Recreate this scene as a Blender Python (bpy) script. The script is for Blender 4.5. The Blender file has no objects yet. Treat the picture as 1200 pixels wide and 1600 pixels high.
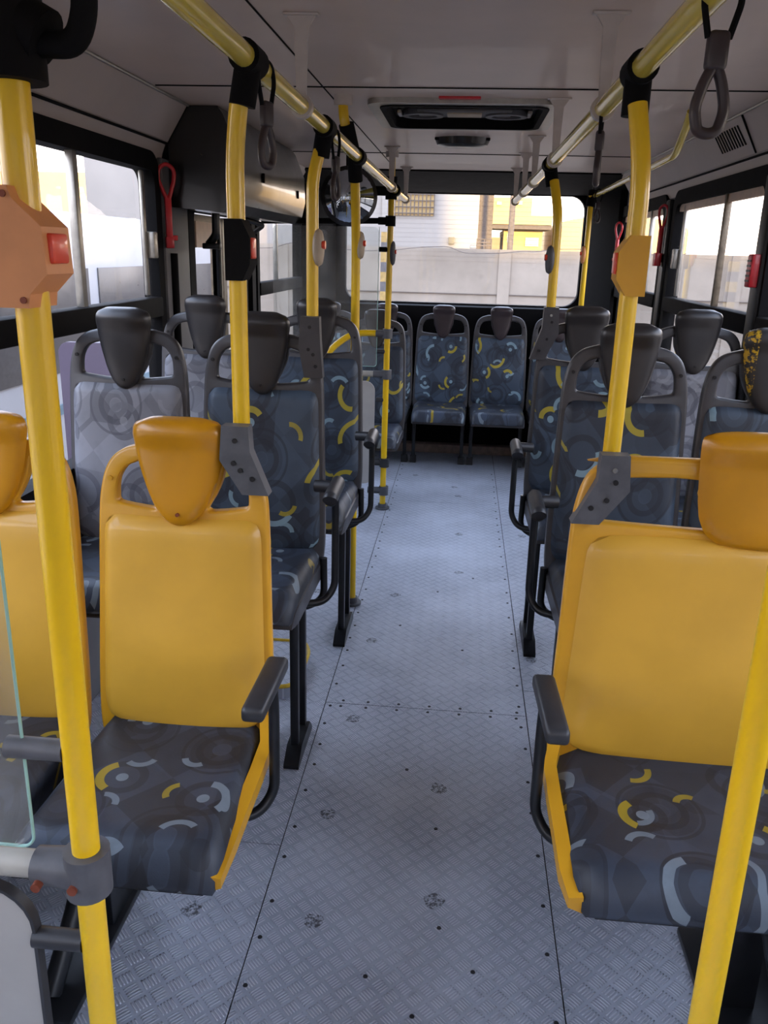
import bpy, bmesh, math, random
from mathutils import Vector, Matrix
random.seed(7)
S = bpy.context.scene
C = S.collection
PI = math.pi
# ------------------------------------------------------------------ camera
CZ = 1.55
cam_d = bpy.data.cameras.new('camera'); cam = bpy.data.objects.new('camera', cam_d); C.objects.link(cam)
cam_d.sensor_fit = 'VERTICAL'; cam_d.sensor_height = 32.0; cam_d.lens = 1300.0/1600.0*32.0
cam_d.clip_start = 0.02; cam_d.clip_end = 500
def cam_axes(f=1300.0, vp=(728.0,396.0), vx=490.0):
    dY = Vector(((vp[0]-600)/f, (vp[1]-800)/f, 1)).normalized()
    vy = 800-(f*f+(vp[0]-600)*(vx-600))/(vp[1]-800)
    dZ = -Vector(((vx-600)/f, (vy-800)/f, 1)).normalized()
    dX = dY.cross(dZ)
    return dX, dY, dZ                     # world axes in image space (x right, y down, z forward)
dX, dY, dZ = cam_axes()
m = Matrix(((dX.x, -dX.y, -dX.z), (dY.x, -dY.y, -dY.z), (dZ.x, -dZ.y, -dZ.z)))
cam.matrix_world = Matrix.Translation((0,0,CZ)) @ m.to_4x4()
S.camera = cam
S.view_settings.view_transform = 'Standard'; S.view_settings.look = 'None'
S.view_settings.gamma = 1.0; S.view_settings.use_curve_mapping = False
S.view_settings.exposure = 1.0
# ------------------------------------------------------------------ sky and sun
w = bpy.data.worlds.new('world'); S.world = w; w.use_nodes = True
nt = w.node_tree; bg = nt.nodes['Background']
tc = nt.nodes.new('ShaderNodeTexCoord'); sp = nt.nodes.new('ShaderNodeSeparateXYZ'); rp = nt.nodes.new('ShaderNodeValToRGB')
nt.links.new(tc.outputs['Generated'], sp.inputs[0]); nt.links.new(sp.outputs['Z'], rp.inputs[0]); nt.links.new(rp.outputs[0], bg.inputs[0])
rp.color_ramp.elements[0].position = 0.0; rp.color_ramp.elements[0].color = (1.0,0.83,0.66,1)
rp.color_ramp.elements[1].position = 0.5; rp.color_ramp.elements[1].color = (0.55,0.66,0.90,1)
e_ = rp.color_ramp.elements.new(0.14); e_.color = (0.86,0.82,0.86,1)
bg.inputs[1].default_value = 4.4
sd = bpy.data.lights.new('low_sun', 'SUN'); sd.energy = 7.0; sd.angle = 0.02; sd.color = (1.0,0.72,0.30)
sun = bpy.data.objects.new('low_sun', sd); C.objects.link(sun)
sun.rotation_euler = Vector((-0.12, 1.0, -0.105)).to_track_quat('-Z','Y').to_euler()

# ------------------------------------------------------------------ node helpers
def mat(name):
    m = bpy.data.materials.new(name); m.use_nodes = True
    return m, m.node_tree, m.node_tree.nodes['Principled BSDF']
def srgb(r,g,b):
    f = lambda c: (c/255/12.92) if c/255 <= .04045 else ((c/255+.055)/1.055)**2.4
    return (f(r),f(g),f(b),1)
class N:
    def __init__(s, nt): s.nt = nt
    def node(s, t, **kw):
        n = s.nt.nodes.new(t)
        for k,v in kw.items(): setattr(n,k,v)
        return n
    def lk(s, a, b): s.nt.links.new(a, b)
    def val(s, sock, v):
        if hasattr(v,'is_output'): s.lk(v, sock)
        else: sock.default_value = v
    def math(s, op, a, b=0.0, c=None, clamp=False):
        n = s.node('ShaderNodeMath', operation=op); n.use_clamp = clamp
        s.val(n.inputs[0], a); s.val(n.inputs[1], b)
        if c is not None: s.val(n.inputs[2], c)
        return n.outputs[0]
    def mix(s, f, a, b):
        n = s.node('ShaderNodeMix', data_type='RGBA'); s.val(n.inputs[0], f); s.val(n.inputs[6], a); s.val(n.inputs[7], b)
        return n.outputs[2]
    def step(s, x, lo, hi):
        n = s.node('ShaderNodeMapRange', interpolation_type='SMOOTHSTEP'); n.clamp = True
        s.val(n.inputs[0], x); s.val(n.inputs[1], lo); s.val(n.inputs[2], hi)
        return n.outputs[0]
    def noise(s, vec, scale, detail=3, rough=.55):
        n = s.node('ShaderNodeTexNoise'); n.inputs['Scale'].default_value = scale
        n.inputs['Detail'].default_value = detail; n.inputs['Roughness'].default_value = rough
        if vec is not None: s.lk(vec, n.inputs['Vector'])
        return n.outputs['Fac']
    def bump(s, h, bsdf, strength=.2, dist=.005):
        n = s.node('ShaderNodeBump'); n.inputs['Strength'].default_value = strength; n.inputs['Distance'].default_value = dist
        s.lk(h, n.inputs['Height']); s.lk(n.outputs[0], bsdf.inputs['Normal'])
    def obj(s): return s.node('ShaderNodeTexCoord').outputs['Object']

def plain(name, col, rough=.5, metal=0.0, var=.12, nscale=25, bump=0.0, coat=0.0, spec=.5):
    m, nt, b = mat(name); n = N(nt)
    f = n.noise(n.obj(), nscale, 4)
    dark = tuple(c*(1-var*1.6) for c in col[:3])+(1,); lite = tuple(min(1,c*(1+var)) for c in col[:3])+(1,)
    n.lk(n.mix(n.step(f,.3,.7), dark, lite), b.inputs['Base Color'])
    b.inputs['Metallic'].default_value = metal
    n.lk(n.math('MULTIPLY_ADD', f, .15, rough-.07), b.inputs['Roughness'])
    b.inputs['Coat Weight'].default_value = coat
    b.inputs['Specular IOR Level'].default_value = spec
    if bump: n.bump(n.noise(n.obj(), nscale*8, 2), b, bump, .001)
    return m

def worn(name, col, chip, rough=.35, coat=.2, thr=.70, scale=30):
    m, nt, b = mat(name); n = N(nt); o = n.obj()
    f = n.noise(o, 9, 4); g = n.noise(o, scale, 6, .65)
    base = n.mix(n.step(f,.3,.7), tuple(c*.93 for c in col[:3])+(1,), col)
    n.lk(n.mix(n.step(g, thr, thr+.02), base, chip), b.inputs['Base Color'])
    b.inputs['Roughness'].default_value = rough; b.inputs['Coat Weight'].default_value = coat
    return m

def fabric(name, base, base2, dark, light, yellow, mark=1.0):
    m, nt, b = mat(name); n = N(nt); o = n.obj()
    sp = n.node('ShaderNodeSeparateXYZ'); n.lk(o, sp.inputs[0])
    x, y, z = sp.outputs
    info = n.node('ShaderNodeObjectInfo').outputs['Random']
    u = n.math('ADD', x, n.math('MULTIPLY', info, 7.3)); v = n.math('ADD', n.math('SUBTRACT', y, z), n.math('MULTIPLY', info, 3.1))
    cb = n.node('ShaderNodeCombineXYZ'); n.lk(u, cb.inputs[0]); n.lk(v, cb.inputs[1]); P = cb.outputs[0]
    def rings(scale, rmin, rvar, wid, arcfrac, seed):
        mp = n.node('ShaderNodeVectorMath', operation='ADD'); n.lk(P, mp.inputs[0]); mp.inputs[1].default_value = (seed, seed*.7, 0)
        vo = n.node('ShaderNodeTexVoronoi', voronoi_dimensions='2D'); vo.inputs['Scale'].default_value = scale; vo.inputs['Randomness'].default_value = .5
        n.lk(mp.outputs[0], vo.inputs['Vector'])
        d = vo.outputs['Distance']
        cs = n.node('ShaderNodeSeparateColor'); n.lk(vo.outputs['Color'], cs.inputs[0])
        df = n.node('ShaderNodeVectorMath', operation='SUBTRACT'); n.lk(mp.outputs[0], df.inputs[0]); n.lk(vo.outputs['Position'], df.inputs[1])
        ds = n.node('ShaderNodeSeparateXYZ'); n.lk(df.outputs[0], ds.inputs[0])
        ang = n.math('ARCTAN2', ds.outputs[1], ds.outputs[0])
        a = n.math('FRACT', n.math('ADD', n.math('MULTIPLY', ang, 1/(2*PI)), cs.outputs[1]))
        r = n.math('MULTIPLY_ADD', cs.outputs[0], rvar, rmin)
        k = n.math('ABSOLUTE', n.math('SUBTRACT', d, r))
        ring = n.math('LESS_THAN', k, wid)
        arc = n.math('MULTIPLY', ring, n.math('LESS_THAN', a, arcfrac))
        disc = n.math('LESS_THAN', d, r)
        return ring, arc, disc, cs.outputs[2], cs.outputs[0], d
    r1, a1, d1, c1, q1, dd1 = rings(4.4, .24, .14, .060, .0, 3.3)
    r2, a2, d2, c2, q2, dd2 = rings(5.6, .20, .16, .050, .34, 0.0)
    r3, a3, d3, c3, q3, dd3 = rings(7.4, .18, .16, .050, .30, 11.7)
    a3 = n.math('MULTIPLY', a3, n.math('LESS_THAN', q3, .62))
    # faceted ground: a slanted checker
    mp = n.node('ShaderNodeMapping'); mp.inputs['Rotation'].default_value = (0,0,.72); n.lk(P, mp.inputs[0])
    ck = n.node('ShaderNodeTexChecker'); ck.inputs['Scale'].default_value = 8.0; n.lk(mp.outputs[0], ck.inputs[0])
    vf = n.node('ShaderNodeTexVoronoi', voronoi_dimensions='2D', distance='MANHATTAN'); vf.inputs['Scale'].default_value = 7; n.lk(mp.outputs[0], vf.inputs['Vector'])
    vs = n.node('ShaderNodeSeparateColor'); n.lk(vf.outputs['Color'], vs.inputs[0])
    g = n.math('ADD', n.math('MULTIPLY', ck.outputs['Fac'], .45), n.math('MULTIPLY', vs.outputs[0], .75), clamp=True)
    col = n.mix(g, base, base2)
    col = n.mix(n.math('MULTIPLY', d1, .35), col, dark)
    bands = n.math('MULTIPLY', n.math('GREATER_THAN', n.math('SINE', n.math('MULTIPLY', dd1, 38.0)), .25), n.math('LESS_THAN', dd1, .37))
    col = n.mix(n.math('MULTIPLY', bands, .55), col, dark)
    col = n.mix(n.math('MULTIPLY', n.math('LESS_THAN', dd1, .09), .6), col, base2)
    col = n.mix(n.math('MULTIPLY', r2, .55), col, dark)
    ycol = n.mix(n.math('GREATER_THAN', c2, .5), light, yellow)
    col = n.mix(n.math('MULTIPLY', a2, mark), col, ycol)
    col = n.mix(n.math('MULTIPLY', a3, mark*.85), col, n.mix(n.math('GREATER_THAN', c3, .62), light, yellow))
    dot = n.math('MULTIPLY', n.math('LESS_THAN', dd2, .07), n.math('LESS_THAN', q2, .35))
    col = n.mix(n.math('MULTIPLY', dot, mark), col, light)
    wv = n.noise(o, 14, 4)
    col = n.mix(n.math('MULTIPLY', n.step(wv,.45,.75), .25), col, dark)
    n.lk(col, b.inputs['Base Color'])
    b.inputs['Roughness'].default_value = .5; b.inputs['Specular IOR Level'].default_value = .45
    n.bump(n.noise(o, 350, 2), b, .12, .001)
    return m

def checkplate(name, cell=.036):
    m, nt, b = mat(name); n = N(nt); o = n.obj()
    sp = n.node('ShaderNodeSeparateXYZ'); n.lk(o, sp.inputs[0]); x, y, z = sp.outputs
    k = 1/(math.sqrt(2)*cell)
    p = n.math('MULTIPLY', n.math('ADD', x, y), k); q = n.math('MULTIPLY', n.math('SUBTRACT', x, y), k)
    par = n.math('FLOORED_MODULO', n.math('ADD', n.math('FLOOR', p), n.math('FLOOR', q)), 2.0)
    lp = n.math('FRACT', p); lq = n.math('FRACT', q)
    def mixf(f,a,c): return n.math('ADD', n.math('MULTIPLY', a, n.math('SUBTRACT', 1.0, f)), n.math('MULTIPLY', c, f))
    s_ = mixf(par, lp, lq); t_ = mixf(par, lq, lp)        # bars run along t_, repeat along s_
    bar = n.math('SUBTRACT', 1.0, n.step(n.math('COSINE', n.math('MULTIPLY', n.math('SUBTRACT', s_, .04), 2*PI*5.435)), -.55, .25))
    bar = n.math('MULTIPLY', bar, n.math('LESS_THAN', n.math('ABSOLUTE', n.math('SUBTRACT', s_, .5)), .46))
    e = n.math('ABSOLUTE', n.math('SUBTRACT', t_, .5))
    msk = n.math('SUBTRACT', 1.0, n.step(e, .26, .40))
    h = n.math('MULTIPLY', bar, msk)
    f1 = n.noise(o, 2.2, 5, .6); f2 = n.noise(o, 22, 5, .7)
    base = n.mix(n.step(f1,.3,.72), srgb(152,156,168), srgb(184,188,200))
    base = n.mix(n.math('MULTIPLY', h, .5), base, srgb(232,234,240))  # raised bars coloured lighter to imitate highlights the bump leaves weak
    base = n.mix(n.math('MULTIPLY', n.step(f2,.55,.8), .35), base, srgb(92,88,90))
    # irregular dark scuffs
    vo = n.node('ShaderNodeTexVoronoi', voronoi_dimensions='2D'); vo.inputs['Scale'].default_value = 3.1; n.lk(o, vo.inputs['Vector'])
    vsc = n.node('ShaderNodeSeparateColor'); n.lk(vo.outputs['Color'], vsc.inputs[0])
    spot = n.math('MULTIPLY', n.math('LESS_THAN', n.math('ADD', vo.outputs['Distance'], n.math('MULTIPLY', n.noise(o, 30, 4), .10)), .125), n.step(n.noise(o, 90, 5, .75), .44, .56))
    spot = n.math('MULTIPLY', spot, n.math('LESS_THAN', vsc.outputs[0], .28))
    base = n.mix(n.math('MULTIPLY', spot, .85), base, srgb(40,36,38))
    n.lk(base, b.inputs['Base Color'])
    b.inputs['Metallic'].default_value = .25
    n.lk(n.math('MULTIPLY_ADD', f2, .25, .33), b.inputs['Roughness'])
    n.bump(h, b, 1.0, .0045)
    return m

def glass(name, tint=(1,1,1,1), dirt=.0, rough=0.02):
    m, nt, b = mat(name); n = N(nt)
    nt.nodes.remove(b); out = nt.nodes['Material Output']
    tr = n.node('ShaderNodeBsdfTransparent'); tr.inputs[0].default_value = tint
    gl = n.node('ShaderNodeBsdfGlossy'); gl.inputs['Roughness'].default_value = rough; gl.inputs[0].default_value = (.9,.9,.9,1)
    df = n.node('ShaderNodeBsdfDiffuse'); df.inputs[0].default_value = (.75,.73,.7,1)
    lw = n.node('ShaderNodeLayerWeight'); lw.inputs[0].default_value = .25
    fr = n.math('MULTIPLY_ADD', lw.outputs['Fresnel'], .32, .02, clamp=True)
    m1 = n.node('ShaderNodeMixShader'); n.lk(fr, m1.inputs[0]); n.lk(tr.outputs[0], m1.inputs[1]); n.lk(gl.outputs[0], m1.inputs[2])
    m2 = n.node('ShaderNodeMixShader'); n.lk(m1.outputs[0], m2.inputs[1]); n.lk(df.outputs[0], m2.inputs[2])
    n.lk(n.math('MULTIPLY', n.noise(n.obj(), 6, 5, .7), dirt), m2.inputs[0])
    n.lk(m2.outputs[0], out.inputs[0])
    return m

M = {}
M['pole'] = worn('yellow_pole_paint', srgb(226,182,14), srgb(120,90,20), .32, .3, .74, 22)
M['rail'] = worn('brass_yellow_rail', srgb(222,196,80), srgb(150,120,40), .22, .5, .80, 22)
M['yshell'] = worn('yellow_shell_plastic', srgb(204,148,28), srgb(150,92,20), .38, .15, .75, 26)
M['ypad'] = plain('yellow_vinyl', srgb(204,154,46), .46, 0, .05, 5, .05, .25)
M['yhead'] = plain('amber_headrest_plastic', srgb(190,130,8), .34, 0, .06, 8, 0, .2)
M['gplas'] = plain('charcoal_plastic', srgb(48,48,51), .42, 0, .10, 20, .06)
M['gshell'] = plain('grey_shell_plastic', srgb(62,60,62), .38, 0, .10, 15, .05)
M['hplas'] = plain('dark_headrest_plastic', srgb(44,41,41), .36, 0, .10, 12, .04)
M['bplas'] = plain('brown_plastic_and_reflection', srgb(50,40,42), .4, 0, .10, 12, .04)  # on the rear headrests the brown imitates a reflection; straps share the plastic
M['clamp'] = plain('grey_clamp_plastic', srgb(80,80,84), .45, 0, .10, 30, .06)
M['black'] = plain('black_steel', srgb(20,21,24), .38, 0, .10, 20)
M['rubber'] = plain('black_rubber', srgb(12,11,12), .75, 0, .10, 20, spec=.12)
M['boxblk'] = plain('glossy_black_cover', srgb(24,21,21), .30, 0, .10, 6, 0, .2)
M['ceil'] = plain('ceiling_laminate', srgb(196,178,166), .42, 0, .05, 3, .02, .1)
M['cove'] = plain('cove_plastic', srgb(182,168,158), .5, 0, .05, 3)
M['wall'] = plain('side_wall_panel', srgb(104,102,102), .6, 0, .06, 5)
M['hanger'] = plain('grey_hanger_steel', srgb(188,178,170), .4, .1, .05, 20)
M['alu'] = plain('aluminium', srgb(170,166,158), .35, .7, .08, 30)
M['bronze'] = plain('aged_aluminium', srgb(120,108,92), .4, .5, .15, 40)
M['fab'] = fabric('blue_ring_fabric', srgb(38,44,55), srgb(62,75,90), srgb(29,33,42), srgb(122,146,156), srgb(158,142,44))
M['fabd'] = fabric('seat_cushion_fabric', srgb(36,38,44), srgb(58,66,80), srgb(28,29,34), srgb(108,118,126), srgb(150,128,36))
M['fabg'] = fabric('faded_grey_fabric', srgb(84,84,90), srgb(124,124,130), srgb(60,60,68), srgb(138,138,142), srgb(114,114,120), .5)
M['plate'] = checkplate('tread_plate', .037)
M['plate2'] = checkplate('tread_plate_side', .041)
M['under'] = plain('floor_gap_dark', srgb(34,32,34), .8)
M['screw'] = plain('dark_screw', srgb(26,24,26), .5, .2)
M['scr2'] = plain('rusty_screw', srgb(120,60,40), .5, .3)
M['chrome'] = plain('chrome', srgb(200,200,200), .2, .9, .03)
M['beige'] = plain('beige_button_box', srgb(176,160,138), .45, 0, .05)
M['peach'] = plain('peach_button_box', srgb(204,136,84), .45, 0, .04)
M['red'] = plain('red_button', srgb(214,66,40), .35, 0, .05, 20, 0, .3)
M['redp'] = plain('red_handle_plastic', srgb(190,26,36), .38, 0, .08, 20, 0, .2)
M['white'] = plain('white_guard_panel', srgb(164,160,154), .45, 0, .05, 6)
M['cream'] = plain('cream_pipe', srgb(164,160,150), .4, 0, .05, 12)
M['glass'] = glass('window_glass', (.97,.97,.97,1), .06)
M['acryl'] = glass('scratched_acrylic', (.92,.94,.94,1), .16, .05)
M['edge'] = plain('acrylic_edge', srgb(150,190,180), .2, 0, .03)
M['beigew'] = plain('tan_reflection_and_panel', srgb(206,176,150), .5, 0, .05)
M['bandy'] = plain('faded_yellow_band', srgb(150,124,74), .8)
M['bandg'] = plain('faded_grey_band', srgb(84,80,80), .8)
M['ytape'] = plain('yellow_edge_tape', srgb(220,180,40), .5, 0, .1)
M['kick'] = plain('dusty_kick_board', srgb(130,112,100), .7, 0, .15)
def scratched():
    m, nt, b = mat('scratched_headrest'); n = N(nt); o = n.obj()
    sp = n.node('ShaderNodeSeparateXYZ'); n.lk(o, sp.inputs[0])
    f = n.noise(o, 45, 6, .7)
    k = n.math('MULTIPLY', n.step(f,.50,.55), n.math('LESS_THAN', sp.outputs[0], -.055))
    n.lk(n.mix(k, srgb(46,44,44), srgb(196,156,36)), b.inputs['Base Color']); b.inputs['Roughness'].default_value = .4
    return m
M['scratch'] = scratched()

# ------------------------------------------------------------------ mesh helpers
def link(name, me, m, parent=None, smooth=True, loc=None):
    if m is not None: me.materials.append(m)
    o = bpy.data.objects.new(name, me); C.objects.link(o)
    if parent is not None: o.parent = parent
    if loc is not None: o.location = loc
    if smooth:
        for p in me.polygons: p.use_smooth = True
    return o
def autosmooth(me, deg=40):
    for p in me.polygons: p.use_smooth = True
    bm = bmesh.new(); bm.from_mesh(me)
    for e in bm.edges:
        if len(e.link_faces) == 2 and e.calc_face_angle(0) > math.radians(deg): e.smooth = False
    bm.to_mesh(me); bm.free()
def fin(name, bm, m, parent=None, deg=40, loc=None):
    bmesh.ops.recalc_face_normals(bm, faces=bm.faces)
    me = bpy.data.meshes.new(name); bm.to_mesh(me); bm.free()
    autosmooth(me, deg)
    return link(name, me, m, parent, False, loc)
def box(bm, a, b, bev=0.0, seg=2, xf=None):
    r = bmesh.ops.create_cube(bm, size=1.0); vs = r['verts']
    for v in vs:
        v.co = Vector([(a[i]+b[i])/2 + v.co[i]*(b[i]-a[i]) for i in range(3)])
    if bev:
        es = list({e for v in vs for e in v.link_edges})
        r2 = bmesh.ops.bevel(bm, geom=es, offset=bev, segments=seg, affect='EDGES', profile=.5)
        vs = r2['verts']
    if xf:
        for v in vs: v.co = xf @ v.co
def path_round(pts, r, n=6):
    pts = [Vector(p) for p in pts]; out = [pts[0]]
    for i in range(1, len(pts)-1):
        a, b, c = pts[i-1], pts[i], pts[i+1]
        d1 = (a-b); d2 = (c-b); k = min(r, d1.length*.48, d2.length*.48)
        p, q = b+d1.normalized()*k, b+d2.normalized()*k
        for j in range(n+1):
            t = j/n; out.append(p.lerp(b,t).lerp(b.lerp(q,t),t))
    out.append(pts[-1]); return out
def tube(bm, pts, r, seg=16, rr=.05, cap=True, rad=None):
    P = path_round(pts, rr) if len(pts) > 2 else [Vector(p) for p in pts]
    up = None; rings = []
    for i, p in enumerate(P):
        t = ((P[min(i+1,len(P)-1)]-p).normalized() + (p-P[max(i-1,0)]).normalized())
        t = t.normalized() if t.length > 1e-6 else Vector((0,0,1))
        if up is None:
            up = t.orthogonal().normalized()
        up = (up - t*up.dot(t)).normalized(); s = t.cross(up)
        rd = r if rad is None else rad(i/(len(P)-1))
        rings.append([bm.verts.new(p + (up*math.cos(2*PI*k/seg)+s*math.sin(2*PI*k/seg))*rd) for k in range(seg)])
    for a, b in zip(rings, rings[1:]):
        for k in range(seg): bm.faces.new((a[k], a[(k+1)%seg], b[(k+1)%seg], b[k]))
    if cap:
        bm.faces.new(rings[0][::-1]); bm.faces.new(rings[-1])
def prism(bm, poly, axis, a, b):
    # poly: list of 2D points in the two other axes (ordered), extruded along axis from a to b
    def mk(p, t):
        if axis == 0: return (t, p[0], p[1])
        if axis == 1: return (p[0], t, p[1])
        return (p[0], p[1], t)
    A = [bm.verts.new(mk(p,a)) for p in poly]; B = [bm.verts.new(mk(p,b)) for p in poly]
    bm.faces.new(A); bm.faces.new(B[::-1])
    n = len(poly)
    for i in range(n): bm.faces.new((A[i], B[i], B[(i+1)%n], A[(i+1)%n]))
def bevel_all(bm, off, seg=2, ang=30):
    es = [e for e in bm.edges if len(e.link_faces)==2 and e.calc_face_angle(0) > math.radians(ang)]
    bmesh.ops.bevel(bm, geom=es, offset=off, segments=seg, affect='EDGES', profile=.5)
def grid_closed(bm, fn, nu, nv):
    # fn(u,v,side): front and back sheets sharing the rim
    F = [[bm.verts.new(fn(-1+2*i/nu, -1+2*j/nv, 1)) for i in range(nu+1)] for j in range(nv+1)]
    B = [[F[j][i] if i in (0,nu) or j in (0,nv) else bm.verts.new(fn(-1+2*i/nu, -1+2*j/nv, -1)) for i in range(nu+1)] for j in range(nv+1)]
    for j in range(nv):
        for i in range(nu):
            bm.faces.new((F[j][i], F[j][i+1], F[j+1][i+1], F[j+1][i]))
            bm.faces.new((B[j][i], B[j+1][i], B[j+1][i+1], B[j][i+1]))
def catmull(pts, n=5):
    out = []; L = len(pts)
    for i in range(L):
        p0,p1,p2,p3 = [Vector(pts[(i+k-1)%L]) for k in range(4)]
        for j in range(n):
            t = j/n
            out.append(.5*((2*p1)+(-p0+p2)*t+(2*p0-5*p1+4*p2-p3)*t*t+(-p0+3*p1-3*p2+p3)*t**3))
    return out
def plate2d(outer, holes, thick, bev):
    # filled 2D outline with holes -> mesh in the XZ plane, thickness along Y, bevelled
    cu = bpy.data.curves.new('tmp','CURVE'); cu.dimensions = '2D'; cu.fill_mode = 'BOTH'
    cu.extrude = thick/2-bev; cu.bevel_depth = bev; cu.bevel_resolution = 2
    for pl in [outer]+holes:
        s = cu.splines.new('POLY'); s.points.add(len(pl)-1); s.use_cyclic_u = True
        for p, q in zip(s.points, pl): p.co = (q[0], q[1], 0, 1)
    o = bpy.data.objects.new('tmp', cu); C.objects.link(o)
    dg = bpy.context.evaluated_depsgraph_get(); dg.update()
    me = bpy.data.meshes.new_from_object(o.evaluated_get(dg))
    bpy.data.objects.remove(o); bpy.data.curves.remove(cu)
    bm = bmesh.new(); bm.from_mesh(me); bpy.data.meshes.remove(me)
    bmesh.ops.remove_doubles(bm, verts=bm.verts, dist=1e-5)
    for v in bm.verts: v.co = Vector((v.co.x, -v.co.z, v.co.y))
    return bm
def thing(name, label, cat, loc=(0,0,0), rotz=0, group=None):
    o = bpy.data.objects.new(name, None); C.objects.link(o); o.empty_display_size = .1
    o.location = loc; o.rotation_euler = (0,0,rotz); o['label'] = label; o['category'] = cat
    if group: o['group'] = group
    return o
def tag(o, label, cat, group=None, kind=None):
    o['label'] = label; o['category'] = cat
    if group: o['group'] = group
    if kind: o['kind'] = kind
    return o
def struct(o):
    o['kind'] = 'structure'; return o

# ------------------------------------------------------------------ measures of the bus
XL, XR = -1.24, 1.12
Y0, Y1 = -1.6, 6.8
ZC = 2.08
# ================================================================== STRUCTURE
# floor: dark sub-floor and tread plates with thin gaps between
bm = bmesh.new(); box(bm, (XL-.05, Y0, -.10), (XR+.05, Y1, -.004))
floor = struct(fin('floor', bm, M['under']))
def plate(x0, y0, x1, y1, mt, z=0.0):
    b = bmesh.new(); g = .0018; box(b, (x0+g, y0+g, -.004+z), (x1-g, y1-g, z)); return fin('tread_plate', b, mt, floor)
SL, SR = -.418, .296
plate(SL, Y0, SR, 2.62, M['plate']); plate(SL, 2.62, SR, 5.2, M['plate']); plate(SL, 5.2, SR, 6.7, M['plate'])
for a, b in ((Y0,1.86),(1.86,3.9),(5.0,6.7)): plate(XL, a, SL, b, M['plate2'])
for a, b in ((Y0,2.8),(2.8,4.8),(4.8,6.7)): plate(SR, a, XR, b, M['plate2'])
# the stepwell by the rear door
plate(XL+.3, 3.9, SL, 5.0, M['plate2'])
sm = bmesh.new(); bmesh.ops.create_cone(sm, cap_ends=True, segments=10, radius1=.0058, radius2=.0045, depth=.002)
sme = bpy.data.meshes.new('floor_screw'); sm.to_mesh(sme); sm.free(); sme.materials.append(M['screw'])
spots = []
y = .9
while y < 6.3:
    spots.append((SL+.022+random.uniform(-.004,.004), y)); y += random.uniform(.11,.17)
y = .95
while y < 6.0:
    spots.append((SR-.020+random.uniform(-.004,.004), y)); y += random.uniform(.12,.19)
for x in (-.36,-.27,-.16,-.05,.06,.17,.26): spots += [(x, 2.60), (x+.004, 2.64)]
for p in ((.035,1.13),(-.03,1.37),(.02,1.62),(.0,1.98),(-.14,1.46),(.10,1.50),(-.10,2.25),(.07,3.1),(-.2,3.3),(-.05,3.7),(.12,3.9),(-.12,4.4),(.05,4.6),(-.66,1.55),(.47,1.52),(-.50,2.65),(-.47,2.75),(-.49,1.98),(-.47,1.93)): spots.append(p)
for i, p in enumerate(spots[:99]):
    o = bpy.data.objects.new('floor_screw', sme); C.objects.link(o); o.parent = floor; o.location = (p[0], p[1], .001)

# ceiling with hatch opening
HX0, HX1, HY0, HY1 = -.37, .30, 3.31, 3.95
bm = bmesh.new()
for a, b in (((-1.117,Y0),(1.0,HY0)), ((-1.117,HY1),(1.0,6.02)), ((-1.117,HY0),(HX0,HY1)), ((HX1,HY0),(1.0,HY1))):
    box(bm, (a[0],a[1],ZC), (b[0],b[1],ZC+.05))
ceiling = struct(fin('ceiling', bm, M['ceil']))
bm = bmesh.new(); box(bm, (XL-.08, Y0-.05, ZC+.16), (XR+.08, Y1+.1, ZC+.2)); o = fin('roof_skin', bm, M['cove'], ceiling)
# seams as thin dark grooves strips seated in the panels
def seam(pts, wd=.004):
    b = bmesh.new(); tube(b, pts, wd, 6, .01); o = fin('panel_seam', b, M['rubber'], ceiling); o.scale = (1,1,1); return o
seam([(-1.1,3.10,ZC),(0.98,3.10,ZC)]); seam([(-1.1,5.05,ZC),(0.98,5.05,ZC)]); seam([(-.60,Y0,ZC),(-.52,2.0,ZC),(-.50,5.9,ZC)], .003)
# gentle crease trim at the front panel
# coves
def cove(side, y0, y1):
    s = -1 if side < 0 else 1
    xa = -1.117 if s < 0 else 1.0; xw = XL if s < 0 else XR
    poly = [(xa, ZC+.05), (xa, ZC-.002), (xa+s*.085, 1.945), (xa+s*.095, 1.938), (xw-s*.012, 1.90), (xw-s*.006,1.87), (xw+s*.04, 1.87), (xw+s*.04, ZC+.05)]
    b = bmesh.new(); prism(b, poly, 1, y0, y1); return b
c1 = struct(fin('trim_1', cove(-1, Y0, 3.50), M['cove'], deg=15))
c2 = struct(fin('trim_2', cove(1, Y0, 6.1), M['cove'], deg=15))
struct(fin('trim_3', cove(-1, 5.0, 6.1), M['cove'], deg=15))
for xx, zz, y1_, c in ((-1.205,1.936,3.5,c1),(1.096,1.936,6.1,c2)):
    b = bmesh.new(); tube(b, [(xx,Y0,zz),(xx,y1_,zz)], .005, 8); fin('lower_seam', b, M['rubber'], c)
for xx, y1_, c in ((-1.115,3.5,c1),(1.0,6.1,c2)):
    b = bmesh.new(); tube(b, [(xx,Y0,ZC-.004),(xx,y1_,ZC-.004)], .006, 8); fin('upper_seam', b, M['alu'], c)
# seam and vent slots in the right cove
b = bmesh.new()
for k in range(10):
    yy = 3.62+k*.034
    prism(b, [(1.016,2.048),(1.060,1.979),(1.064,1.981),(1.020,2.050)], 1, yy, yy+.011)
o = fin('air_vent_slots', b, M['rubber'], c2)
o.data.transform(Matrix.Identity(4))
b = bmesh.new(); tube(b, [(1.0,3.52,ZC-.01),(1.083,3.56,1.945)], .004, 6); fin('panel_seam', b, M['rubber'], c2)

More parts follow.
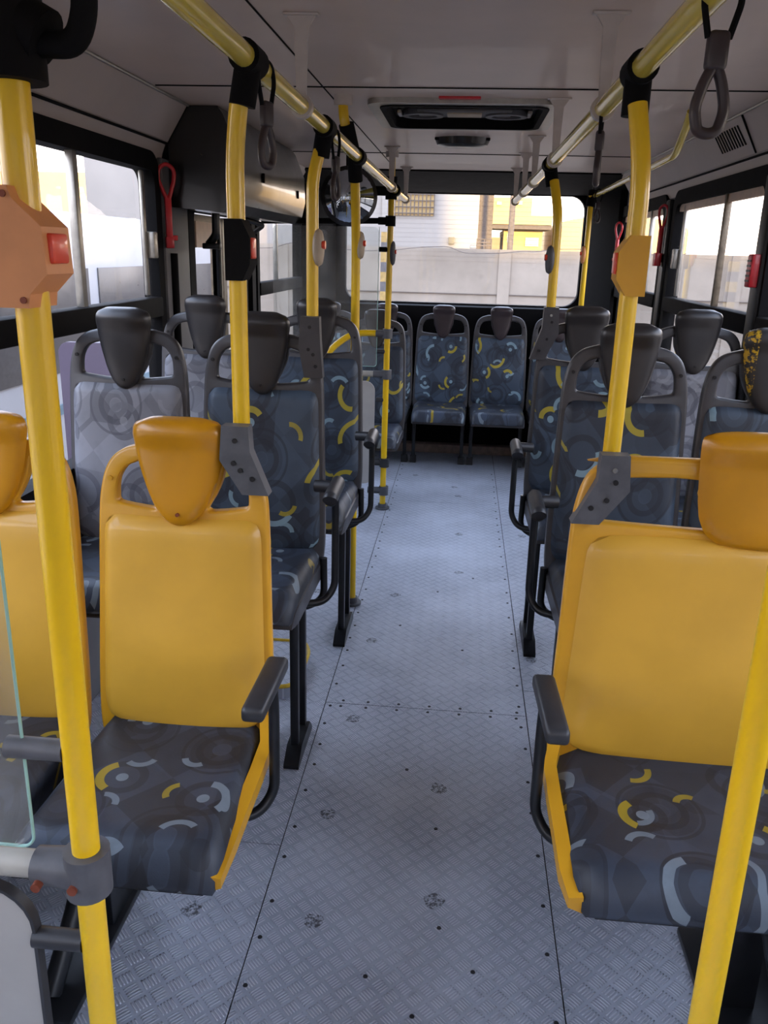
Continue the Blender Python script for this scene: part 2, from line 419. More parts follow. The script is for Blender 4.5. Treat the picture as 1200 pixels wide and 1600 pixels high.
# side walls with window openings
def wall(side, openings):
    s = -1 if side < 0 else 1; xw = XL if s < 0 else XR
    x0, x1 = sorted((xw, xw+s*.05)); b = bmesh.new()
    Z0, ZS, ZT = -.1, .84, 1.88
    yy = Y0
    for (a, c, zb) in openings:
        box(b, (x0, yy, Z0), (x1, a, ZC+.1))
        if zb > Z0: box(b, (x0, a, Z0), (x1, c, zb))
        box(b, (x0, a, ZT), (x1, c, ZC+.1)); yy = c
    box(b, (x0, yy, Z0), (x1, Y1+.05, ZC+.1))
    return b
WL = [(-1.4,-.2,.84), (-.05,1.55,.84), (1.95,3.40,.84), (3.78,4.90,-.1), (5.05,6.42,.84)]
WR = [(-1.4,-.2,.84), (.05,1.65,.84), (1.80,3.33,.84), (3.40,4.86,.84), (5.08,6.45,.84)]
struct(fin('wall_left', wall(-1, WL), M['wall'])); struct(fin('wall_right', wall(1, WR), M['wall']))
# rear wall: tall window opening
RX0, RX1, RZ0, RZ1 = -.97, .90, 1.16, 2.0
b = bmesh.new()
box(b, (XL,Y1,-.1),(RX0,Y1+.05,ZC+.1)); box(b, (RX1,Y1,-.1),(XR,Y1+.05,ZC+.1)); box(b, (RX0,Y1,-.1),(RX1,Y1+.05,RZ0)); box(b, (RX0,Y1,RZ1),(RX1,Y1+.05,ZC+.1))
struct(fin('wall_back', b, M['rubber']))
b = bmesh.new(); box(b, (XL,Y0-.05,-.1),(XR,Y0,.85)); box(b, (XL,Y0-.05,1.95),(XR,Y0,ZC+.1)); struct(fin('wall_front', b, M['wall']))
# black header over the rear window and shelf under it, corner pillars
b = bmesh.new(); prism(b, [(6.02,ZC+.06),(6.02,ZC-.01),(6.5,1.995),(6.80,1.985),(6.80,ZC+.06)], 0, XL, XR)
struct(fin('trim_4', b, M['rubber'], deg=20))
b = bmesh.new(); prism(b, [(6.70,0.0),(6.70,1.09),(6.72,1.15),(6.80,1.165),(6.80,0.0)], 0, XL, XR); struct(fin('trim_5', b, M['rubber'], deg=20))
for s, x in ((-1,XL),(1,XR)):
    b = bmesh.new(); xi = x - s*.20
    prism(b, [(x, 6.42), (x-s*.05, 6.42), (xi, 6.66), (xi-s*.02, 6.80), (x, 6.80)], 2, 0, ZC-.02); bevel_all(b, .03, 3, 15)
    struct(fin('trim_6' if s<0 else 'trim_7', b, M['rubber'], deg=50))
b = bmesh.new(); box(b, (XL,6.60,0),(XR,6.70,.07), .006); struct(fin('baseboard_back', b, M['kick']))

# rounded frame ring around an opening, in plane x=const (axis 0) or y=const (axis 1)
def rrect(a0, b0, a1, b1, r, n=6):
    out = []
    for cx, cy, st in ((a1-r,b1-r,0),(a0+r,b1-r,90),(a0+r,b0+r,180),(a1-r,b0+r,270)):
        for k in range(n+1):
            t = math.radians(st+90*k/n); out.append((cx+r*math.cos(t), cy+r*math.sin(t)))
    return out
def ring(bm, outer, inner, axis, a, b):
    def mk(p, t): return (t,p[0],p[1]) if axis == 0 else (p[0],t,p[1])
    n = len(outer); L = []
    for pl, t in ((outer,a),(inner,a),(inner,b),(outer,b)): L.append([bm.verts.new(mk(p,t)) for p in pl])
    for q in range(4):
        A, B = L[q], L[(q+1)%4]
        for i in range(n): bm.faces.new((A[i],A[(i+1)%n],B[(i+1)%n],B[i]))
wcount = [0]
def side_window(side, y0, y1, mull, lower=True, strip=False, catch=None, mat_m='alu'):
    s = -1 if side < 0 else 1; xw = XL if s < 0 else XR
    wcount[0] += 1
    def X(a, b_): return sorted((xw - s*a, xw - s*b_))
    a, c = X(.022, -.045)
    b = bmesh.new()
    ring(b, rrect(y0-.03, .80, y1+.03, 1.895, .09), rrect(y0+.03, .86, y1-.03, 1.825, .06), 0, a, c)
    w_ = struct(fin('window_%d' % wcount[0], b, M['rubber'], deg=35))
    b = bmesh.new(); a, c = X(.03, -.03); box(b, (a, y0+.02, 1.275), (c, y1-.02, 1.352), .008); fin('sill_bar', b, M['rubber'], w_)
    for t, mm in enumerate(mull):
        b = bmesh.new(); a, c = X(.012, -.015); box(b, (a, mm-.016, 1.35), (c, mm+.010, 1.826), .003); box(b, (a+s*.006, mm+.012, 1.35), (c+s*.006, mm+.030, 1.826), .003)
        fin('mullion', b, M[mat_m], w_)
    b = bmesh.new(); xx = xw + s*.012
    vs = [b.verts.new(p) for p in ((xx,y0+.03,1.35),(xx,y1-.03,1.35),(xx,y1-.03,1.83),(xx,y0+.03,1.83))]; b.faces.new(vs)
    fin('upper_pane', b, M['glass'], w_)
    b = bmesh.new(); vs = [b.verts.new(p) for p in ((xx,y0+.03,.86),(xx,y1-.03,.86),(xx,y1-.03,1.28),(xx,y0+.03,1.28))]; b.faces.new(vs)
    fin('lower_pane', b, M['glass'], w_)
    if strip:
        b = bmesh.new(); a, c = X(.004, -.012); box(b, (a,y0+.05,1.79),(c,y1-.05,1.828)); fin('tan_reflection_strip', b, M['beigew'], w_)  # tan colour imitates the reflection on the aluminium top frame
    if catch:
        b = bmesh.new(); a, c = X(.030, -.012); box(b, (a,catch-.022,1.50),(c,catch+.022,1.60), .006); fin('window_catch', b, M['alu'], w_)
        b = bmesh.new(); a, c = X(.004, -.01); box(b, (a,catch-.05,1.36),(c,catch-.022,1.82), .004); fin('sash_stile', b, M['alu'], w_)
    return w_
side_window(-1, -1.4, -.2, [-.8]); side_window(-1, -.05, 1.55, [.75])
side_window(-1, 1.95, 3.40, [2.70], catch=3.33)
side_window(-1, 5.05, 6.42, [5.62], catch=None)
side_window(1, -1.4, -.2, [-.8]); side_window(1, .05, 1.65, [.85]); side_window(1, 1.80, 3.33, [2.55])
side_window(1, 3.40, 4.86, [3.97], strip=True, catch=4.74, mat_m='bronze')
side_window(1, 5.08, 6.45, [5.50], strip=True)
# rear window
wcount[0] += 1
b = bmesh.new(); ring(b, rrect(RX0-.03,RZ0-.04,RX1+.03,RZ1+.02,.12,8), rrect(RX0+.03,RZ0+.012,RX1-.02,RZ1-.02,.11,8), 1, Y1-.02, Y1+.05)
rw = struct(fin('window_%d' % wcount[0], b, M['rubber'], deg=35))
b = bmesh.new(); vs = [b.verts.new(p) for p in ((RX0,Y1+.03,RZ0),(RX1,Y1+.03,RZ0),(RX1,Y1+.03,RZ1),(RX0,Y1+.03,RZ1))]; b.faces.new(vs)
fin('rear_pane', b, M['glass'], rw)
b = bmesh.new()
for k in range(14):
    z = RZ0+.33+k*.034; tube(b, [(RX0+.04,Y1+.026,z),(RX1-.04,Y1+.026,z)], .0007, 4)
fin('defroster_wire', b, M['bronze'], rw)
# windshield
wcount[0] += 1
b = bmesh.new(); ring(b, rrect(XL,.80,XR,1.98,.1,6), rrect(XL+.06,.86,XR-.06,1.92,.08,6), 1, Y0-.05, Y0+.02)
ww = struct(fin('window_%d' % wcount[0], b, M['rubber'], deg=35))
b = bmesh.new(); vs = [b.verts.new(p) for p in ((XL,Y0-.02,.84),(XR,Y0-.02,.84),(XR,Y0-.02,1.95),(XL,Y0-.02,1.95))]; b.faces.new(vs)
fin('windshield_pane', b, M['glass'], ww)
# rear door on the left side: two leaves with tall panes
b = bmesh.new(); ring(b, rrect(3.74,-.1,4.94,1.90,.03,2), rrect(3.82,-.04,4.86,1.70,.03,2), 0, XL-.04, XL+.03)
door = struct(fin('door_1', b, M['rubber'], deg=35))
for a, c in ((3.84,4.33),(4.36,4.85)):
    b = bmesh.new(); ring(b, rrect(a,-.03,c,1.69,.04,4), rrect(a+.055,.25,c-.10,1.60,.05,4), 0, XL-.025, XL+.005); lf = fin('door_leaf', b, M['bronze'], door)
    b = bmesh.new(); box(b, (XL+.004,a+.06,1.545),(XL+.012,c-.06,1.66)); fin('top_panel', b, M['beigew'], door)
    b = bmesh.new(); vs = [b.verts.new(p) for p in ((XL-.012,a+.05,.2),(XL-.012,c-.09,.2),(XL-.012,c-.09,1.62),(XL-.012,a+.05,1.62))]; b.faces.new(vs); fin('door_pane', b, M['glass'], door)
    b = bmesh.new(); box(b, (XL-.02,c-.10,.2),(XL+.02,c-.06,1.66), .005); fin('door_seal', b, M['rubber'], door)
# pillar panel between window and door
b = bmesh.new(); box(b, (XL,3.44,.84),(XL+.03,3.74,1.88), .01); struct(fin('trim_8', b, M['wall']))
b = bmesh.new(); tube(b, [(XL+.04,3.50,.84),(XL+.04,3.50,1.52)], .016, 12); struct(fin('trim_9', b, M['rubber']))
for yy in (3.365, 4.97):
    b = bmesh.new(); box(b, (XR-.035,yy-.045,.84),(XR,yy+.045,1.86), .012); struct(fin('trim_%d' % (10 if yy<4 else 11), b, M['black']))

# ================================================================== CEILING THINGS
hatch = thing('roof_hatch', 'black framed roof hatch with moulded inner lid, in the middle of the ceiling', 'roof hatch', (0,0,0))
def rr_xy(x0,y0,x1,y1,r,n=5): return rrect(x0,y0,x1,y1,r,n)
def ring_z(bm, outer, inner, a, b):
    n = len(outer); L = []
    for pl, t in ((outer,a),(inner,a),(inner,b),(outer,b)): L.append([bm.verts.new((p[0],p[1],t)) for p in pl])
    for q in range(4):
        A, B = L[q], L[(q+1)%4]
        for i in range(n): bm.faces.new((A[i],A[(i+1)%n],B[(i+1)%n],B[i]))
b = bmesh.new(); ring_z(b, rr_xy(HX0-.02,HY0-.02,HX1+.02,HY1+.02,.07), rr_xy(HX0+.025,HY0+.03,HX1-.025,HY1-.03,.06), ZC+.10, ZC-.018); fin('hatch_frame', b, M['alu'], hatch)
b = bmesh.new(); ring_z(b, rr_xy(HX0+.022,HY0+.026,HX1-.022,HY1-.026,.06), rr_xy(HX0+.045,HY0+.05,HX1-.045,HY1-.05,.05), ZC+.11, ZC-.022); fin('rubber_seal', b, M['rubber'], hatch)
b = bmesh.new(); box(b, (HX0,HY0,ZC+.022),(HX1,HY1,ZC+.05)); fin('hatch_lid', b, M['boxblk'], hatch)
for cx in (-.205,.135):
    pts = [(cx+.085*math.cos(t*PI/12), 3.745+.075*math.sin(t*PI/12)) for t in range(24)]
    inn = [(cx+.060*math.cos(t*PI/12), 3.745+.048*math.sin(t*PI/12)) for t in range(24)]
    b = bmesh.new(); ring_z(b, pts, inn, ZC+.023, ZC+.002); fin('lid_recess', b, M['clamp'], hatch)
b = bmesh.new(); box(b, (-.225,3.665,ZC+.010),(.155,3.80,ZC+.0225), .006); fin('lid_crossbar', b, M['wall'], hatch)
b = bmesh.new(); box(b, (-.105,3.685,ZC+.004),(.035,3.775,ZC+.011), .003); fin('vent_plate', b, M['beige'], hatch)
for xx in (HX0+.062, HX1-.082):
    b = bmesh.new(); box(b, (xx,3.68,ZC+.006),(xx+.018,3.79,ZC+.02), .005); fin('lid_latch', b, M['hanger'], hatch)
b = bmesh.new(); box(b, (-.125,HY0-.055,ZC-.008),(.025,HY0-.028,ZC+.001), .003); fin('instruction_label', b, M['redp'], hatch)['label'] = 'small red printed strip'
b = bmesh.new()
pts = [(-.045+.135*math.cos(t*PI/16), 4.40+.10*math.sin(t*PI/16)) for t in range(32)]
A = [b.verts.new((p[0],p[1],ZC)) for p in pts]; B_ = [b.verts.new((-.045+(p[0]+.045)*.9,4.40+(p[1]-4.40)*.9,ZC-.03)) for p in pts]; D_ = [b.verts.new((-.045+(p[0]+.045)*.6,4.40+(p[1]-4.40)*.6,ZC-.04)) for p in pts]
for P_, Q_ in ((A,B_),(B_,D_)):
    for i in range(32): b.faces.new((P_[i],P_[(i+1)%32],Q_[(i+1)%32],Q_[i]))
b.faces.new(D_)
ca = thing('ceiling_vent', 'round dark ceiling vent behind the roof hatch', 'vent', (0,0,0)); fin('vent_cover', b, M['boxblk'], ca)
b = bmesh.new(); box(b, (-.178,4.35,ZC-.012),(.088,4.375,ZC), .003); fin('mounting_strip', b, M['rubber'], ca)
# door mechanism cover
b = bmesh.new()
prism(b, [(XL+.034,1.70),(-.99,1.685),(-.945,1.72),(-.925,1.80),(-.93,1.93),(-.98,2.05),(-1.0,2.077),(XL+.034,2.077)], 1, 3.51, 4.98); bevel_all(b, .02, 3, 20)
cv = thing('door_mechanism_cover', 'large glossy black box under the ceiling above the rear door', 'cover', (0,0,0))
fin('cover_shell', b, M['boxblk'], cv, 35)
for yy, zz in ((3.95,1.85),(4.75,1.83)):
    b = bmesh.new(); box(b, (-.932,yy-.008,zz-.02),(-.918,yy+.008,zz+.02), .002); fin('cover_slot', b, M['rubber'], cv)
b = bmesh.new(); tube(b, [(-1.10,3.78,1.69),(-1.10,3.78,1.60),(-1.14,3.80,1.56)], .018, 10, .02); box(b, (-1.16,3.76,1.54),(-1.08,3.80,1.565), .005); fin('door_arm', b, M['black'], cv)
b = bmesh.new(); tube(b, [(-1.12,4.25,1.69),(-1.02,4.35,1.66),(-1.12,4.40,1.60)], .012, 10, .02); fin('door_arm', b, M['black'], cv)

# ================================================================== HAND RAILS
RLX, RRX, RZ = -.415, .300, 1.88
rails = {}
def hanger(parent, x, y, z=RZ):
    b = bmesh.new()
    box(b, (x-.042, y-.012, ZC-.006), (x+.042, y+.012, ZC), .002)
    prism(b, [(x-.034,ZC-.006),(x+.034,ZC-.006),(x+.017,ZC-.03),(x+.012,z+.022),(x-.012,z+.022),(x-.017,ZC-.03)], 1, y-.004, y+.004)
    fin('rail_hanger', b, M['hanger'], parent)
    b = bmesh.new(); tube(b, [(x,y-.014,z),(x,y+.014,z)], .0275, 20); fin('hanger_collar', b, M['hanger'], parent)
rl = thing('ceiling_handrail', 'long yellow handrail under the ceiling, left of the aisle', 'handrail', (0,0,0))
b = bmesh.new(); tube(b, [(RLX,-.6,RZ),(RLX,5.2,RZ)], .0205, 20); fin('rail_tube', b, M['rail'], rl)
b = bmesh.new(); tube(b, [(RLX,5.2,RZ),(RLX,5.95,RZ)], .0195, 20); fin('rail_end_tube', b, M['rail'], rl)
for y in (.2, 2.19, 4.75, 5.85): hanger(rl, RLX, y)
rr_ = thing('ceiling_handrail', 'long yellow handrail under the ceiling, right of the aisle', 'handrail', (0,0,0))
b = bmesh.new(); tube(b, [(RRX,-.6,RZ),(RRX,5.9,RZ)], .0205, 20); fin('rail_tube', b, M['rail'], rr_)
for y in (.2, 2.17, 3.27, 4.25, 4.95, 5.8): hanger(rr_, RRX, y)
wrl = thing('window_handrail', 'thin yellow handrail running along the right windows under the ceiling', 'handrail', (0,0,0))
b = bmesh.new(); tube(b, [(.80,3.46,ZC-.01),(.80,3.50,2.03),(.81,3.68,1.945),(.82,6.08,1.93)], .015, 16, .06); fin('rail_tube', b, M['rail'], wrl)
for y in (4.55, 5.95):
    b = bmesh.new(); tube(b, [(.815,y,1.935),(.815,y,ZC)], .008, 10); tube(b, [(.815,y-.012,1.935),(.815,y+.012,1.935)], .022, 16); fin('rail_hanger', b, M['clamp'], wrl)

# ================================================================== POLES
PR = .0178
def tconn(parent, x, y, z, r=.029, mt='rubber', drop=.078, px=None):
    # sleeve around the rail, with a collar going down around the pole
    px = x if px is None else px
    b = bmesh.new()
    tube(b, [(x,y-.040,z),(x,y+.040,z)], r, 20)
    tube(b, [(x,y,z),(px,y,z-drop)], r*.86, 20)
    fin('rail_connector', b, M[mt], parent, 50)
def bracket(parent, x, y, z0, z1, side, xe, mt='clamp'):
    # gusset from the pole down to the seat corner; widens then slides toward the seat frame
    b = bmesh.new()
    zm = (z0+z1)/2
    pts = [(x-.028,z1),(x+.028,z1),(x+.031,zm+.02),(xe+.030,z0),(xe-.026,z0),(x-.034,zm-.0)] if side < 0 else \
          [(x+.028,z1),(x-.028,z1),(x-.031,zm+.02),(xe-.030,z0),(xe+.026,z0),(x+.034,zm-.0)]
    prism(b, pts, 1, y-.048, y-.012); bevel_all(b, .012, 3, 20)
    o = fin('pole_bracket', b, M[mt], parent, 50)
    for (sx, sz, mm) in ((0,z1-.03,'chrome' if side>0 else 'screw'),(.004*side,z1-.055 if side>0 else zm-.005,'screw'),((xe-x)*.6+.012*side*-1,z0+.035,'screw'),(x*0+.010*-side,zm-.02,'screw')):
        b = bmesh.new(); tube(b, [(x+sx,y-.0505,sz),(x+sx,y-.046,sz)], .0055, 10); fin('bracket_screw', b, M[mm], o)
def stop_box_round(parent, x, y, z, side=1, mt='beige', h=.062, wx=.020):
    b = bmesh.new()
    def fn(u,v,s):
        k = math.sqrt(max(0,1-v*v)); return Vector((x+side*.016+ s*side*0.0 + u*wx*(k**.7), y + s*.024*math.sqrt(max(0,1-u*u))*k**.7 , z+v*h))
    grid_closed(b, fn, 14, 14)
    st = fin('stop_button_housing', b, M[mt], parent, 60)
    b = bmesh.new(); tube(b, [(x+side*(.016+wx*.7),y-.008,z+.008),(x+side*(.016+wx+.004),y-.008,z+.008)], .012, 12); fin('stop_button', b, M['red'], st)
def stop_box(parent, x, y, z, side=1, mt='yshell', h=.055, o0=.020, o1=.048):
    b = bmesh.new(); s = side
    prism(b, [(x-s*.024,z-h),(x+s*o0,z-h),(x+s*o1,z-h*.45),(x+s*o1,z+h*.45),(x+s*o0,z+h),(x-s*.024,z+h)], 1, y-.030, y+.028); bevel_all(b, .004, 2, 20)
    st = fin('stop_button_housing', b, M[mt], parent, 35)
    b = bmesh.new(); box(b, (min(x+s*(o1-.002),x+s*(o1+.004)), y-.022, z-.016),(max(x+s*(o1-.002),x+s*(o1+.004)), y+.012, z+.024), .003); fin('stop_button', b, M['red'], st)
def pole(label, pts, name='grab_pole', foot=False):
    t = thing(name, label, 'pole', (0,0,0), 0)
    b = bmesh.new(); tube(b, pts, PR, 24, .12); fin('pole_tube', b, M['pole'], t)
    if foot:
        x, y, z = pts[0]; b = bmesh.new(); tube(b, [(x,y,.001),(x,y,.012)], .044, 20); tube(b, [(x,y,.012),(x,y,.035)], .028, 20); fin('floor_flange', b, M['clamp'], t, 35)
    return t
# 1 near left, guard post
p = pole('nearest yellow grab pole on the left, carrying the big peach stop button box', [(-.455,.87,0),(-.455,.87,1.76)], foot=True)
b = bmesh.new()
tube(b, [(-.458,.87,1.700),(-.458,.87,1.80)], .038, 20); tube(b, [(-.458,.87,1.760),(-.415,.87,1.737)], .028, 20)
fin('rail_connector', b, M['rubber'], p, 50)
b = bmesh.new(); tube(b, [(-.43,.87,1.733),(-.385,.868,1.732),(-.372,.866,1.76),(-.374,.866,1.86),(-.41,.87,1.88)], .0125, 16, .03); fin('black_hand_loop', b, M['rubber'], p)
b = bmesh.new(); x, y, z = -.455,.87,1.545
prism(b, [(x-.030,z-.060),(x+.014,z-.060),(x+.016,z-.046),(x+.036,z-.026),(x+.034,z+.020),(x+.006,z+.046),(x+.002,z+.058),(x-.030,z+.058)], 1, y-.034, y+.026); bevel_all(b, .003, 2, 20)
st = fin('stop_button_housing', b, M['peach'], p, 35)
b = bmesh.new(); box(b, (x+.030,y-.024,z-.016),(x+.040,y+.012,z+.014), .003); fin('stop_button', b, M['red'], st)
for sx, sz in ((x-.002,z+.050),(x+.009,z-.052)):
    b = bmesh.new(); tube(b, [(sx,y-.036,sz),(sx,y-.033,sz)], .0035, 10); fin('housing_screw', b, M['scr2'], st)
# 2 seat-mounted pole left row 1
p = pole('yellow pole rising from the front left yellow seat, with a black stop button box', [(-.4535,1.70,1.16),(-.4535,1.70,1.72),(-.436,1.68,1.82)])
tconn(p, RLX, 1.675, RZ, px=-.43); bracket(p, -.4535, 1.69, 1.055, 1.20, -1, -.415)
stop_box(p, -.4465, 1.70, 1.545, 1, 'rubber', .058, .010, .026)
# 3 row 2 left
p = pole('yellow pole rising from the second left seat row, with a beige oval stop button', [(-.449,2.53,1.36),(-.449,2.53,1.74),(-.43,2.54,1.82)])
tconn(p, RLX, 2.545, RZ, px=-.428); bracket(p, -.449, 2.53, 1.18, 1.36, -1, -.44, 'gshell')
stop_box_round(p, -.449, 2.53, 1.555, 1, 'beige', .055)
# 4 floor pole by left row 3, going to the ceiling
p = pole('yellow floor-to-ceiling pole just behind the left third row, with a beige oval stop button', [(-.440,3.50,.0),(-.438,3.46,1.60),(-.43,3.32,1.86),(-.462,3.25,2.0),(-.468,3.26,2.06)], foot=True)
b = bmesh.new(); tube(b, [(-.466,3.26,2.045),(-.466,3.26,ZC)], .034, 20); fin('ceiling_flange', b, M['hanger'], p)
b = bmesh.new(); tube(b, [(RLX,3.25,RZ),(RLX,3.33,RZ)], .030, 20); tube(b, [(-.428,3.34,1.80),(-.43,3.30,1.90)], .027, 20); tube(b, [(-.437,3.30,1.90),(-.455,3.26,1.985)], .028, 20); fin('rail_connector', b, M['rubber'], p, 50)
stop_box_round(p, -.438, 3.46, 1.57, 1, 'beige', .055)
# 5 rear door pole
RPX, RPY = -.437, 5.0
p = pole('farthest left yellow pole with dark clamps holding the rear guard, floor to ceiling', [(RPX-.005,RPY,.0),(RPX+.002,RPY,ZC-.01)], foot=True)
b = bmesh.new(); tube(b, [(RPX,RPY,ZC-.03),(RPX,RPY,ZC)], .036, 20); fin('ceiling_flange', b, M['hanger'], p)
b = bmesh.new(); tube(b, [(RPX,RPY,1.83),(RPX,RPY,1.95)], .033, 20); tube(b, [(RPX,RPY,1.87),(RLX,RPY-.0,RZ)], .03, 16); tube(b, [(RLX,RPY-.04,RZ),(RLX,RPY+.04,RZ)], .032, 20); tube(b, [(RPX-.16,RPY,1.875),(RPX,RPY,1.875)], .026, 16); fin('rail_connector', b, M['rubber'], p, 50)
stop_box_round(p, RPX, RPY, 1.54, 1, 'clamp', .07)
for z, ln, mt in ((1.715,.07,'rubber'),(1.56,.06,'rubber'),(1.085,.07,'clamp'),(.98,.06,'gplas'),(.845,.08,'clamp'),(.69,.06,'gplas'),(.30,.075,'gplas'),(.12,.10,'clamp')):
    b = bmesh.new()
    if ln >= .07: tube(b, [(RPX,RPY,z-.028),(RPX,RPY,z+.028)], .029, 20)
    tube(b, [(RPX-.012,RPY,z),(RPX-ln,RPY,z)], .021 if ln >= .07 else .014, 16); fin('guard_clamp', b, M[mt], p, 50)
# right side poles
p = pole('yellow pole rising from the wide right yellow seat, with a yellow stop button box', [(.318,1.70,1.155),(.318,1.70,1.70),(.300,1.72,1.82)])
tconn(p, RRX, 1.74, RZ, px=.300); bracket(p, .318, 1.69, 1.03, 1.175, 1, .272)
stop_box(p, .318, 1.70, 1.535, -1, 'yshell', .055, .012, .032)
p = pole('yellow pole rising from the right third row seat, with a grey oval stop button', [(.340,3.38,1.36),(.340,3.38,1.70),(.318,3.42,1.82)])
tconn(p, RRX, 3.44, RZ, px=.315); bracket(p, .340, 3.38, 1.16, 1.36, 1, .30, 'gshell')
stop_box_round(p, .340, 3.38, 1.535, -1, 'clamp', .055)
p = pole('farthest right yellow pole behind the third row, with a small orange stop button', [(.795,5.90,.0),(.795,5.90,1.93)], foot=True)
b = bmesh.new(); tube(b, [(.795,5.90,1.86),(.81,5.92,1.96)], .032, 16); fin('rail_connector', b, M['rubber'], p, 50)
stop_box_round(p, .795, 5.90, 1.56, -1, 'peach', .06)
# near right pole
p = pole('nearest yellow grab pole at the right edge, scuffed, in front of the wide yellow seat', [(.362,.88,0),(.362,.88,1.86)], foot=True)
tconn(p, .335, .88, RZ, px=.360)

# ================================================================== GUARDS
g = thing('guard_screen', 'clear acrylic and white guard screen at the left front edge, beside the nearest pole', 'guard screen', (0,0,0))
GY = .87
b = bmesh.new(); prism(b, rrect(-1.15,.79,-.525,1.60,.03), 1, GY-.003, GY+.003); fin('acrylic_pane', b, M['acryl'], g)
b = bmesh.new(); tube(b, [(-.525,GY,1.59),(-.525,GY,.80),(-.535,GY,.789),(-1.14,GY,.789)], .0022, 8, .012); fin('pane_edge', b, M['edge'], g)
b = bmesh.new(); prism(b, rrect(-1.15,.10,-.537,.725,.07), 1, GY-.006, GY+.006); fin('white_panel', b, M['white'], g)
b = bmesh.new(); ring(b, rrect(-1.153,.097,-.534,.728,.073), rrect(-1.148,.102,-.539,.723,.068), 1, GY-.008, GY+.008); fin('panel_edging', b, M['gplas'], g)
b = bmesh.new(); tube(b, [(-.49,GY,.762),(-1.2,GY,.762)], .0185, 20); fin('cream_crossbar', b, M['cream'], g)
b = bmesh.new(); tube(b, [(-.455,GY,.728),(-.455,GY,.792)], .030, 24); tube(b, [(-.455,GY,.760),(-.525,GY,.762)], .026, 20, rad=lambda t: .029-.005*t); cl = fin('corner_clamp', b, M['clamp'], g, 50)
for sx in (-.463,-.512):
    b = bmesh.new(); tube(b, [(sx,GY-.0335,.752),(sx,GY-.022,.752)], .0065, 12); fin('clamp_bolt', b, M['scr2'], cl)
for z, x1 in ((.940,-.545),(.640,-.540)):
    b = bmesh.new(); tube(b, [(-.470,GY,z),(x1,GY,z)], .0145, 18); fin('pane_clip', b, M['clamp' if z>.9 else 'gplas'], g, 50)

g = thing('rear_door_guard', 'clear pane over a white panel beside the farthest left pole', 'guard screen', (0,0,0))
GY = 5.0
b = bmesh.new(); prism(b, rrect(-1.12,.89,-.500,1.68,.03), 1, GY-.003, GY+.003); fin('acrylic_pane', b, M['acryl'], g)
b = bmesh.new(); tube(b, [(-.500,GY,1.68),(-.500,GY,.90),(-.51,GY,.889),(-1.1,GY,.889)], .002, 8, .012); fin('pane_edge', b, M['edge'], g)
b = bmesh.new(); prism(b, rrect(-1.12,.16,-.505,.80,.06), 1, GY-.006, GY+.006); fin('white_panel', b, M['white'], g)
b = bmesh.new(); tube(b, [(-.50,GY,.845),(-1.15,GY,.845)], .018, 16); fin('cream_crossbar', b, M['cream'], g)
b = bmesh.new(); tube(b, [(RPX,GY,1.085),(-.655,GY,1.085),(-.80,GY-.05,.96),(-.86,GY-.08,.80)], .019, 16, .10); fin('curved_yellow_rail', b, M['pole'], g)
b = bmesh.new(); tube(b, [(RPX-.05,GY,1.715),(-1.18,GY-.02,1.70)], .016, 16); fin('dark_top_bar', b, M['rubber'], g)

# convex mirror
mr = thing('convex_mirror', 'round convex mirror in a black shell by the rear door pole', 'mirror', (-.625,4.62,1.82), math.radians(14))
b = bmesh.new()
def fn(u,v,s):
    r = max(abs(u),abs(v)); a = math.atan2(v,u) if r else 0; rr = r*.150
    return Vector((rr*math.cos(a), (-.045*(1-r*r) if s>0 else .075*(1-r**4)), rr*1.0*math.sin(a)))
grid_closed(b, fn, 20, 20); fin('mirror_shell', b, M['boxblk'], mr)
b = bmesh.new()
R_ = [[b.verts.new(Vector((.137*r/8*math.cos(t*PI/16), -.052*(1-(r/8)**2)-.006, .137*r/8*math.sin(t*PI/16)))) for t in range(32)] for r in range(1,9)]
cc = b.verts.new((0,-.058,0))
for i in range(32): b.faces.new((cc,R_[0][i],R_[0][(i+1)%32]))
for A, B_ in zip(R_,R_[1:]):
    for i in range(32): b.faces.new((A[i],B_[i],B_[(i+1)%32],A[(i+1)%32]))
mm_, nt_, bb_ = mat('mirror_face'); bb_.inputs['Metallic'].default_value = 1; bb_.inputs['Roughness'].default_value = .04; bb_.inputs['Base Color'].default_value = (.55,.6,.66,1)
fin('mirror_face', b, mm_, mr)
b = bmesh.new(); tube(b, [(0,.05,.06),(0,.06,.262)], .012, 10); fin('mirror_arm', b, M['rubber'], mr)

# ================================================================== HAND STRAPS
def strap(label, x, y, zt, L=.16, rot=0.0, group=None):
    t = thing('hand_strap', label, 'hand strap', (x,y,zt), rot)
    b = bmesh.new()
    tube(b, [(-.014,0,-.055),(-.026,0,-.01),(-.018,0,.018),(0,0,.026),(.018,0,.018),(.026,0,-.01),(.014,0,-.055)], .0045, 8, .012); fin('strap_band', b, M['rubber'], t)
    b = bmesh.new(); box(b, (-.014,-.010,-.094),(.014,.010,-.046), .007, 3); fin('strap_sleeve', b, M['bplas'], t, 50)
    b = bmesh.new(); z0 = -.088; l = L-.088
    tube(b, [(0,0,z0+.004),(-.011,0,z0-.016),(-.021,0,z0-l*.62),(-.014,0,z0-l*.95),(0,0,z0-l),(.014,0,z0-l*.95),(.021,0,z0-l*.62),(.011,0,z0-.016),(0,0,z0+.004)], .0075, 12, .018); fin('grip_loop', b, M['bplas'], t, 60)
    return t
strap('hand strap with open grip loop nearest the camera on the right rail', RRX+.012, 1.25, 1.88, .170, .15)
strap('hand strap hanging edge-on from the right rail behind the wide yellow seat pole', RRX, 2.17, 1.88, .165, 1.35)
strap('hand strap on the left rail just behind the front left seat pole', RLX+.012, 1.76, 1.87, .165, 1.15)
strap('hand strap on the left rail just behind the second left pole', RLX+.018, 2.63, 1.86, .165, 1.25)
